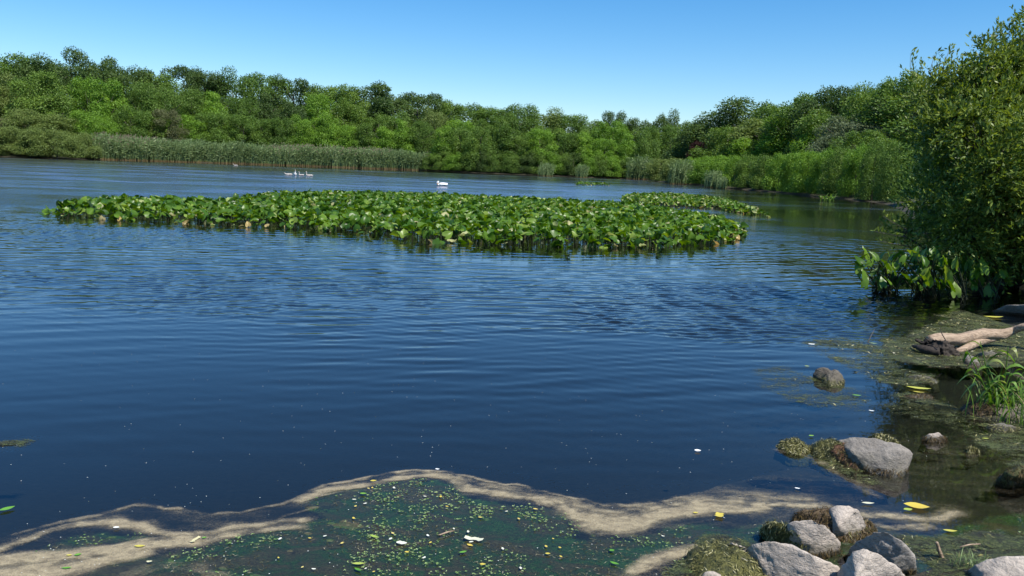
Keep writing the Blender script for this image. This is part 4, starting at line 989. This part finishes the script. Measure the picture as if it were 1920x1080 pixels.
# shoreline bushes under the centre trees and at the left
for i in range(19):
    px = 815 + i * 22 + rr.uniform(-5, 5)
    tree(px, np.interp(px, [800, 1000, 1220], [282, 290, 300]) + rr.uniform(-8, 6), shore_y(px) + 2.2, rr.uniform(5, 6.5), rr.choice(['mid', 'mid', 'bright', 'dark']), 'bush', 'water edge')
for px, yt, wd in ((-25, 235, 9), (20, 238, 9), (62, 240, 8), (105, 243, 8.5), (150, 250, 6.5), (168, 251, 5)):
    tree(px, yt, shore_y(px) + 3.2, wd, 'olive', 'bush', 'water edge')
# right bank: willow hedge along the shore
rs = [W(1224, 338.5), W(1300, 347), W(1400, 355), W(1500, 365), W(1600, 374), W(1650, 379)]
HB = [(1240, 298, 'olive'), (1268, 297, 'olive'), (1296, 296, 'bright'), (1325, 294, 'bright'), (1352, 292, 'bright'), (1380, 292, 'bright'), (1408, 291, 'mid'), (1436, 291, 'mid'), (1464, 288, 'bright'), (1492, 287, 'bright'), (1520, 284, 'bright'), (1548, 280, 'bright'), (1578, 277, 'mid'), (1610, 272, 'bright'), (1645, 268, 'mid'), (1680, 268, 'mid')]
for px, yt, k in HB:
    yb = np.interp(px, [1224, 1300, 1400, 1500, 1600, 1650, 1700], [339.5, 347.5, 355.5, 365.5, 374.5, 380, 386]); c = W(px, yb)
    d = 3.0 * (c.y / 100)
    tree(px, yt, c.y + 1.5 + d * .6, 26 * c.y / FPX * 2.6, k, 'bush', 'hedge')
    tree(px + 12, yt + 3, c.y + 7, 26 * c.y / FPX * 3.0, k, 'bush', 'hedge back')
for (x_, y_, h_) in ((32.5, 62, 4.8), (29.5, 50, 4.6), (25.5, 38, 4.2), (20.5, 28, 3.8)):
    t = empty('bush', (x_, y_, land1(x_, y_))); c = link('crown', cmesh('bush1', 'mid'), None, t); c.scale = (1.1, 1.1, h_ / 5)
    s = link('trunk', TRKB, None, t); TREES.append(dict(o=t, px=1700 + (60 - y_) * 3, row='hedge', kind='mid', shape='bush'))
# trees behind the right hedge
RT = [(1325, 236, 95, 9, 'dark', 'round'), (1345, 224, 100, 10, 'dark', 'round'), (1400, 188, 96, 13, 'dark', 'round'), (1372, 240, 88, 8, 'mid', 'round'), (1440, 218, 84, 11, 'olive', 'spread'), (1475, 196, 100, 11, 'mid', 'round'), (1520, 178, 98, 11, 'mid', 'round'), (1565, 165, 96, 10, 'dark', 'round'), (1605, 165, 92, 9, 'dark', 'round'), (1640, 160, 90, 8, 'mid', 'round'), (1488, 208, 80, 9, 'bright', 'cone'), (1530, 236, 74, 6, 'bright', 'cone'), (1420, 255, 80, 7, 'bright', 'round'), (1455, 262, 76, 6, 'bright', 'cone'), (1560, 205, 80, 9, 'mid', 'round'), (1600, 215, 76, 8, 'grey', 'round'), (1635, 195, 72, 8, 'grey', 'round'), (1660, 225, 66, 7, 'grey', 'cone'), (1680, 150, 84, 9, 'mid', 'round'), (1705, 138, 84, 8, 'mid', 'round'), (1580, 250, 70, 6, 'grey', 'round'), (1625, 245, 68, 6, 'mid', 'round'), (1375, 268, 92, 7, 'mid', 'round'), (1340, 262, 96, 6, 'mid', 'round'), (1700, 190, 68, 9, 'grey', 'round'), (1740, 160, 72, 10, 'mid', 'round'), (1800, 170, 70, 10, 'mid', 'round'), (1880, 160, 70, 11, 'mid', 'round')]
for i, (px, yt, y, wd, k, sh) in enumerate(RT):
    hy = W(px, float(np.interp(px - 62, [1224, 1300, 1400, 1500, 1600, 1650, 1700, 1900], [339.5, 347.5, 355.5, 365.5, 374.5, 380, 385, 400]))).y
    yn = hy + 7 + (0 if yt > 230 else (8 if yt > 200 else 18)) + (i % 3) * 2; tree(px, yt, yn, wd * yn / y, k, sh, 'behind hedge')
t = tree(1312, 266, 150, 5, 'red', 'round', 'red')

# labels that single out each tree
SEG = [(0, 'at the far left edge'), (100, 'above the far left olive bushes'), (190, 'by the last olive bush on the left'), (320, 'behind the left end of the reeds'), (470, 'behind the reeds left of the swan family'), (640, 'behind the reeds beyond the swan family'), (800, 'behind the right end of the reeds'), (920, 'beyond the preening swan'), (1060, 'on the middle of the far shore'), (1180, 'on the far shore right of middle'), (1320, 'where the willow hedge starts'), (1430, 'over the far third of the hedge'), (1540, 'over the middle of the hedge'), (1640, 'over the near third of the hedge'), (9999, 'beside the big willow')]
CW = {'mid': 'mid green', 'dark': 'dark green', 'bright': 'bright yellow green', 'olive': 'olive green', 'grey': 'silvery grey green', 'brown': 'dull brownish green', 'red': 'dark red'}
SW = {'round': 'rounded', 'spread': 'spreading', 'cone': 'pointed', 'open': 'gappy', 'bush': 'bushy'}
RW = {'skyline': 'on the skyline', 'middle row': 'in middle row', 'front row': 'in front row', 'water edge': 'at the water edge', 'hedge': 'along the water', 'hedge back': 'in the second line', 'behind hedge': 'rising', 'red': 'behind the hedge'}
ORD = ['leftmost', 'second from left', 'third from left', 'fourth from left', 'fifth from left', 'sixth from left', 'seventh from left', 'eighth from left', 'ninth from left']
from collections import defaultdict
bk = defaultdict(list)
for d in TREES:
    seg = next(s for lim, s in SEG if d['px'] < lim)
    bk[(seg, d['row'], d['kind'], d['shape'])].append(d)
for (seg, row, k, sh), L in bk.items():
    L.sort(key=lambda d: d['px'])
    for i, d in enumerate(L):
        what = 'bush' if sh == 'bush' else 'tree'
        lab = f"{CW[k]} {SW[sh]} {what} {RW[row]} {seg}"
        if len(L) > 1: lab = (ORD[i] + ' ' if i < len(L) - 1 else 'rightmost ') + lab
        grp = {'skyline': 'trees on the far skyline', 'middle row': 'trees in the middle of the far wood', 'front row': 'trees along the front of the far wood', 'water edge': 'bushes at the far water edge', 'hedge': 'willow bushes along the right shore', 'hedge back': 'willow bushes along the right shore', 'behind hedge': 'trees behind the right shore hedge', 'red': 'trees behind the right shore hedge'}[row]
        lab = lab if k != 'red' else 'dark red leaved tree peeking over the far end of the hedge'
        if len(lab.split()) > 16: lab = lab.replace('leftmost ', 'first ').replace(' from left', '').replace('on the far shore right of middle', 'right of the shore middle').replace('by the last olive bush on the left', 'by the last olive bush'); lab = lab.replace('on the middle of the far shore', 'at mid far shore').replace('willow hedge starts', 'hedge starts').replace('yellow green', 'green').replace('rightmost', 'last')
        tag(d['o'], lab, what, grp)

# far wood closing the gaps behind everything
r = rng(71); Vs = []; Ts = []
for i in range(60):
    px = -150 + i * 34; yb = shore_y(min(max(px, -100), 1150)) + 62 if px < 1300 else 205
    top = np.interp(px, [0, 150, 400, 700, 900, 1100, 1250, 1350, 1500, 1700, 1900], [128, 125, 155, 182, 212, 234, 240, 245, 205, 180, 175]); tp = P(px, top, yb)
    for k in range(5):
        c = np.array([tp.x + r.normal(0, 2), yb + r.normal(0, 3), max(1, tp.z * (k + .6) / 5.3)]); V, _ = blob_leaves(r, c, 4.2, 500, .55); Vs.append(V); Ts.append(np.repeat(np.clip(r.normal(.45, .2, 500), 0, 1), 4))
V = np.concatenate(Vs)
o = link('far_wood', nmesh('far_wood', V, np.arange(len(V)).reshape(-1, 4), {'tone': np.concatenate(Ts)}), GRN['dark'])
tag(o, 'distant dark wood seen through gaps behind the shore trees', 'wood', kind='stuff')

# ------------------------------------------------------------------ reeds
def reed_bed(n, place, H, seed, name, label, kind=None, group=None, origin=(0, 0), plume=0.0, bw=.05, cat='reeds'):
    r = rng(seed); xs, ys = place(r, n); n = len(xs)
    h = H * r.uniform(.62, 1.12, n) * (.74 + .5 * fbm(xs * .22, ys * .5, 3)); lean = r.normal(.10, .10, n); z0 = -.1
    Vs = []; Ts = []
    d = r.uniform(0, 3.14, n); dx, dy = np.cos(d) * bw, np.sin(d) * bw * .5
    tone = np.clip(r.normal(.55, .16, n) + .25 * (vnoise(xs * .18, ys * .3, 8) - .5), .3, .9)
    lv = [0, .09, .2, 1]; tn = [np.full(n, .02), np.full(n, .14), tone, tone]
    for k in range(3):
        s0, s1 = lv[k], lv[k + 1]; w0, w1 = (1 - .6 * s0), (1 - .6 * s1)
        x0 = xs + lean * h * s0 ** 1.5; x1 = xs + lean * h * s1 ** 1.5
        V = np.stack([np.stack([x0 - dx * w0, ys - dy * w0, z0 + h * s0], -1), np.stack([x0 + dx * w0, ys + dy * w0, z0 + h * s0], -1), np.stack([x1 + dx * w1, ys + dy * w1, z0 + h * s1], -1), np.stack([x1 - dx * w1, ys - dy * w1, z0 + h * s1], -1)], 1)
        Vs.append(V.reshape(-1, 3)); Ts.append(np.stack([tn[k], tn[k], tn[k + 1], tn[k + 1]], 1).ravel())
    for k in range(5):
        s = r.uniform(.28, 1, n); a = r.uniform(0, 6.28, n); L = r.uniform(.35, .7, n) * H / 4 * 1.3
        U = np.stack([np.cos(a) * .8 + .5, np.sin(a) * .8, r.uniform(-.3, .9, n)], -1); U /= np.linalg.norm(U, axis=1)[:, None]
        C = np.stack([xs + lean * h * s ** 1.5, ys, z0 + h * s], -1) + U * (L / 2)[:, None]
        S = np.cross(U, r.normal(0, 1, (n, 3))); S /= np.linalg.norm(S, axis=1)[:, None]
        V, _ = rhombs(C, U, S, L, L * .16); Vs.append(V); Ts.append(np.repeat(np.clip(tone + r.normal(.05, .1, n), .3, .93), 4))
    if plume:
        m_ = r.uniform(0, 1, n) < plume * smooth(.4, .6, vnoise(xs * .12, ys * 0 + 2, 5)); k = m_.sum()
        C = np.stack([xs + lean * h, ys, z0 + h + .12], -1)[m_]; U = np.tile([[.35, 0, .9]], (k, 1)); S = np.tile([[.9, 0, -.35]], (k, 1))
        V, _ = rhombs(C, U, S, np.full(k, .45), np.full(k, .16)); Vs.append(V); Ts.append(np.full(4 * k, 1.0))
    V = np.concatenate(Vs); V[:, 0] -= origin[0]; V[:, 1] -= origin[1]
    o = link(name, nmesh(name, V, np.arange(len(V)).reshape(-1, 4), {'tone': np.concatenate(Ts)}), MAT_REED); o.location = (*origin, 0)
    return tag(o, label, cat, group, kind)
def pl(r, n):
    px = r.uniform(176, 800, n); xs = np.zeros(n); ys = np.zeros(n)
    for i in range(n):
        y0 = shore_y(px[i]); e = 1 if px[i] < 790 else .4
        q = W(px[i], 300); y = y0 + r.uniform(0, 1) ** 1.4 * 8.5 * e + vnoise(np.array([px[i] * .05]), np.array([0.]), 3)[0] * 1.2 - .8
        ys[i] = y; xs[i] = P(px[i], 300, y).x
    return xs, ys
reed_bed(14000, pl, 4.1, 6, 'reed_bed', 'long belt of grey green reeds standing along the left far shore', kind='stuff', plume=.25, bw=.06)
def pl2(r, n):
    px = r.uniform(90, 190, n); ys = np.array([shore_y(a) for a in px]) + r.uniform(4, 7, n); xs = np.array([P(a, 300, b_).x for a, b_ in zip(px, ys)]); return xs, ys
for px, wpx, hh_, lab in ((1022, 12, 1.6, 'small pale reed tuft under the trees on the middle of the far shore'), (1197, 20, 3.0, 'pale reed clump left of the willow hedge corner'), (1273, 19, 2.9, 'wide pale reed clump at the far end of the willow hedge'), (1335, 14, 2.2, 'ragged reed clump in front of the far part of the willow hedge'), (1090, 9, 1.5, 'thin reed tuft at the water edge right of the middle'), (1350, 8, 1.5, 'smallest reed tuft at the foot of the willow hedge')):
    yb = np.interp(px, [1000, 1100, 1215, 1232, 1300, 1400], [328.5, 332.5, 337, 341, 348, 356]); c = W(px, yb + .6)
    def pc(r, n, c=c, wpx=wpx): return c.x + r.normal(0, .5, n).clip(-1.1, 1.1) * wpx * c.y / FPX, c.y + r.normal(0, .7, n)
    reed_bed(340, pc, hh_ * c.y / 110, px, 'reed_clump', lab, group='reed clumps along the shore', origin=(c.x, c.y), bw=.05, cat='reed clump')
for px, py, k, lab in ((1655, 372, 3, 'light green sprig hanging low over the water at the near end of the hedge'), (1552, 371, 2, 'bright lily tuft at the foot of the hedge')):
    c = W(px, py + 6); t = empty('shore_plant', c); tag(t, lab, 'plant'); blades('foliage', (0, 0, 0), 50, .8, .35, px, MAT_GRASS, t, .09, 1.0)

# ------------------------------------------------------------------ the big willow at the right
def willow(base, clumps, seed, nt, shoots, label):
    r = rng(seed); t = empty('willow_tree', base); tag(t, label, 'tree'); B = np.array(base)
    Vs, Ts = [], []; wind = np.array([.45, .1, .35]); tb = MB()
    tot = sum(c[3] ** 2 for c in clumps)
    def twig(p0, d, L, n, tn, ls=.097):
        s = np.linspace(.12, 1, n); droop = np.array([0, 0, -.25 * L])
        C = p0 + d * (L * s)[:, None] + droop * (s ** 2)[:, None]
        u = d + r.normal(0, .55, (n, 3)) + wind * .25; u /= np.linalg.norm(u, axis=1)[:, None]
        v = np.cross(u, r.normal(0, 1, (n, 3))); v /= np.linalg.norm(v, axis=1)[:, None] + 1e-9
        l_ = ls * r.uniform(.65, 1.25, n); C = C + u * (l_ / 2)[:, None]
        V, _ = rhombs(C, u, v, l_, l_ * .34); Vs.append(V); Ts.append(np.repeat(np.clip(r.normal(tn, .13, n), 0, 1), 4))
    for (px, py, y, rad) in clumps:
        c = np.array(P(px, py, y + (1.0 if py < 420 else 1.7))) - B; n = int(nt * rad ** 2 / tot)
        # a limb towards every clump
        e = Vector(c); s0 = Vector((r.normal(0, .1), r.normal(0, .1), .2)); mid_ = s0.lerp(e, .55) + Vector((r.normal(0, .2), r.normal(0, .2), -.1))
        tb.tube(dense([s0, mid_, e], 4), rad_d([.07, .04, .012], 4), 6, jit=.2)
        sub = r.normal(0, 1, (9, 3)); sub /= np.linalg.norm(sub, axis=1)[:, None]; sub = c + sub * rad * .72
        for q in sub: tb.tube([e, e.lerp(Vector(q), .5) + Vector((0, 0, .05)), Vector(q)], [.014, .009, .005], 4)
        for k in range(n):
            q = sub[r.integers(0, 9)]; d = r.normal(0, 1, 3); d[2] += .15; d /= np.linalg.norm(d)
            p0 = q + d * rad * .34 * (r.uniform(.1, 1) ** .6); dd = d * .8 + wind * r.uniform(.3, 1.3) + r.normal(0, .3, 3); dd /= np.linalg.norm(dd)
            twig(p0, dd, r.uniform(.28, .60), 13, .45 + .25 * (r.uniform() ** 3))
    for (p0, p1, y) in shoots:
        a = np.array(P(*p0, y + 1)) - B; b_ = np.array(P(*p1, y + 1)) - B; L = np.linalg.norm(b_ - a); d = (b_ - a) / L
        tb.tube([Vector(a), Vector((a + b_) / 2) + Vector((-.03, 0, 0)), Vector(b_)], [.008, .006, .003], 4)
        for s in np.linspace(.2, 1, 7): twig(a + (b_ - a) * s, d * .5 + wind * 1.0 + r.normal(0, .12, 3), .20 * (1.2 - s * .5), 4, .5)
    for k in range(3):
        a = k * 2.1; e = Vector((math.cos(a) * .5 - .4, math.sin(a) * .5, 2.0 + k * .4))
        tb.tube(dense([Vector((math.cos(a) * .12, math.sin(a) * .12, -.3)), e * .5, e], 4), rad_d([.13, .10, .06], 4), 8, jit=.25)
    tb.build('trunk', MAT_BARK, t)
    V = np.concatenate(Vs); V[:, 2] = np.maximum(V[:, 2], .05 - base[2])
    link('crown', nmesh('crown', V, np.arange(len(V)).reshape(-1, 4), {'tone': np.concatenate(Ts)}), MAT_WILLOW, t)
wb = (10.2, 16.4, land1(10.2, 16.4))
willow(wb, [(1900, 168, 14.5, .95), (1850, 170, 14.2, .75), (1890, 128, 14.8, .6), (1790, 200, 14.6, .75), (1783, 190, 15.2, .60), (1776, 260, 15.6, .62), (1798, 290, 14.4, .85), (1830, 280, 13.6, .95), (1900, 280, 13.2, 1.0), (1960, 200, 14.2, 1.3), (1760, 330, 15.8, .5), (1790, 370, 15.2, .7), (1810, 380, 13.8, .95), (1880, 390, 13.2, 1.0), (1753, 395, 15.8, .42), (1692, 440, 15.0, .22), (1740, 430, 15.0, .48), (1780, 440, 14.5, .6), (1850, 450, 14.0, .7), (1920, 450, 13.4, .8), (1960, 360, 13.0, 1.1), (1990, 128, 14.8, 1.1), (2060, 260, 13.6, 1.5), (1778, 205, 16.2, .5), (2000, 480, 13.5, .8), (1930, 98, 14.8, .7), (1935, 168, 14.6, .8), (1880, 220, 14.2, .9)], 9, 11500,
       [((1712, 150), (1707, 100), 15), ((1765, 150), (1782, 88), 15), ((1745, 150), (1752, 103), 15), ((1800, 150), (1797, 110), 15), ((1862, 110), (1905, 42), 14.6), ((1850, 120), (1872, 62), 14.6), ((1900, 110), (1930, 58), 14.6), ((1820, 150), (1846, 95), 14.6), ((1780, 190), (1800, 140), 14.6), ((1700, 445), (1640, 434), 13.6), ((1705, 462), (1648, 452), 13.6), ((1700, 430), (1655, 405), 13.6)],
       'large willow with wind blown yellow green leaves leaning over the right shore')
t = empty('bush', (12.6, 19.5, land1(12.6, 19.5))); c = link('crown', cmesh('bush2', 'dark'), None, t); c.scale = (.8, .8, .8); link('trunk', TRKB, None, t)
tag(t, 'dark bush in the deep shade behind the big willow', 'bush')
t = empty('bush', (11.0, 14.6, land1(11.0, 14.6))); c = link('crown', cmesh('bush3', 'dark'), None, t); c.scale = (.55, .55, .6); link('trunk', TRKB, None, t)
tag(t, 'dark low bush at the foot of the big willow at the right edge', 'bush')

# ------------------------------------------------------------------ swans
def plain(name, c, rough=.6):
    M = Nd(name); n = M.noise(M.n('TexCoord').outputs['Object'], 14, 3)
    return M.out(M.n('BsdfPrincipled', Base_Color=M.mix(n, tuple(x * .85 for x in c), c), Roughness=rough).outputs[0])
MAT_SWAN = plain('white_feathers', (.85, .84, .80)); MAT_CYG = plain('grey_brown_down', (.50, .45, .40)); MAT_BEAK = plain('orange_beak', (.75, .28, .06)); MAT_BEAKD = plain('dark_beak', (.05, .045, .04))
def swan(name, loc, rz, S, neck, mat, bmat, label, wing=True, group=None):
    t = empty(name, loc, rz); tag(t, label, 'swan' if name == 'swan' else 'cygnet', group)
    # body chain along x (tail at -x), then neck points; one skinned surface
    pts = [(-.52, 0, .14, .03, .02), (-.42, 0, .13, .08, .06), (-.22, 0, .10, .17, .14), (.02, 0, .08, .20, .17), (.22, 0, .08, .17, .15), (.34, 0, .12, .11, .11)]
    n0 = len(pts); pts += neck
    me = bpy.data.meshes.new('body'); me.from_pydata([(a * S, b_ * S, c * S) for a, b_, c, _, _ in pts], [(i, i + 1) for i in range(len(pts) - 1)], [])
    o = link('body', me, mat, t); sk = o.modifiers.new('skin', 'SKIN')
    me.skin_vertices[0].data[2].use_root = True
    for i, q in enumerate(pts): me.skin_vertices[0].data[i].radius = (q[3] * S, q[4] * S)
    sb = o.modifiers.new('sub', 'SUBSURF'); sb.levels = 2; sb.render_levels = 2; sk.use_smooth_shade = True
    h = Vector(neck[-1][:3]) * S; d = (Vector(neck[-1][:3]) - Vector(neck[-2][:3])).normalized()
    b = MB(); b.tube([h, h + d * .07 * S + Vector((0, 0, -.01 * S)), h + d * .13 * S + Vector((0, 0, -.02 * S))], [.026 * S, .02 * S, .008 * S], 6); b.build('beak', bmat, t)
    if wing:
        for sy in (-1, 1):
            b = MB(); P_ = []
            for i in range(6):
                s = i / 5; x = (.22 - .72 * s) * S
                for j in range(4):
                    q = j / 3; P_.append((x, sy * (.17 - .09 * q * q - .05 * s) * S * (1.08), (.10 + .20 * q * (1 - .35 * abs(s - .45))) * S))
            b.add(P_, [[i * 4 + j, i * 4 + j + 1, i * 4 + j + 5, i * 4 + j + 4] for i in range(5) for j in range(3)])
            w_ = b.build('wing', mat, t); so_ = w_.modifiers.new('sol', 'SOLIDIFY'); so_.thickness = .03 * S
    return t
up_neck = [(.38, 0, .24, .06, .06), (.36, 0, .40, .045, .045), (.38, 0, .54, .04, .04), (.42, 0, .62, .04, .04), (.50, 0, .60, .045, .04)]
pre_neck = [(.40, 0, .24, .07, .07), (.36, 0, .38, .065, .06), (.30, .04, .42, .06, .055), (.30, .10, .34, .06, .055), (.36, .12, .24, .055, .05)]
fwd_neck = [(.44, 0, .22, .05, .05), (.54, 0, .34, .04, .04), (.64, 0, .42, .035, .035), (.72, 0, .40, .035, .03)]
swan('swan', W(828, 349), R(195), .98, pre_neck, MAT_SWAN, MAT_BEAK, 'white adult swan preening alone in the middle of the pond')
swan('swan', W(553, 329), R(-70), .95, up_neck, MAT_SWAN, MAT_BEAK, 'white adult swan with upright neck among its cygnets')
swan('swan', W(442, 311), R(165), .80, fwd_neck, MAT_CYG, MAT_BEAKD, 'pale grey swan near the reeds, left of the others', wing=False)
cyg_low = [(.42, 0, .20, .06, .06), (.50, 0, .26, .05, .05), (.58, 0, .26, .045, .04)]
swan('cygnet', W(541, 328.5), R(178), .85, cyg_low, MAT_CYG, MAT_BEAKD, 'grey cygnet swimming left of the upright adult swan', wing=False)
swan('cygnet', W(565, 329.5), R(160), .72, up_neck, MAT_CYG, MAT_BEAKD, 'pale cygnet just right of the upright adult swan', wing=False)
swan('cygnet', W(580, 330.5), R(175), .82, up_neck, MAT_CYG, MAT_BEAKD, 'grey cygnet with raised neck, rightmost of the swan family', wing=False)
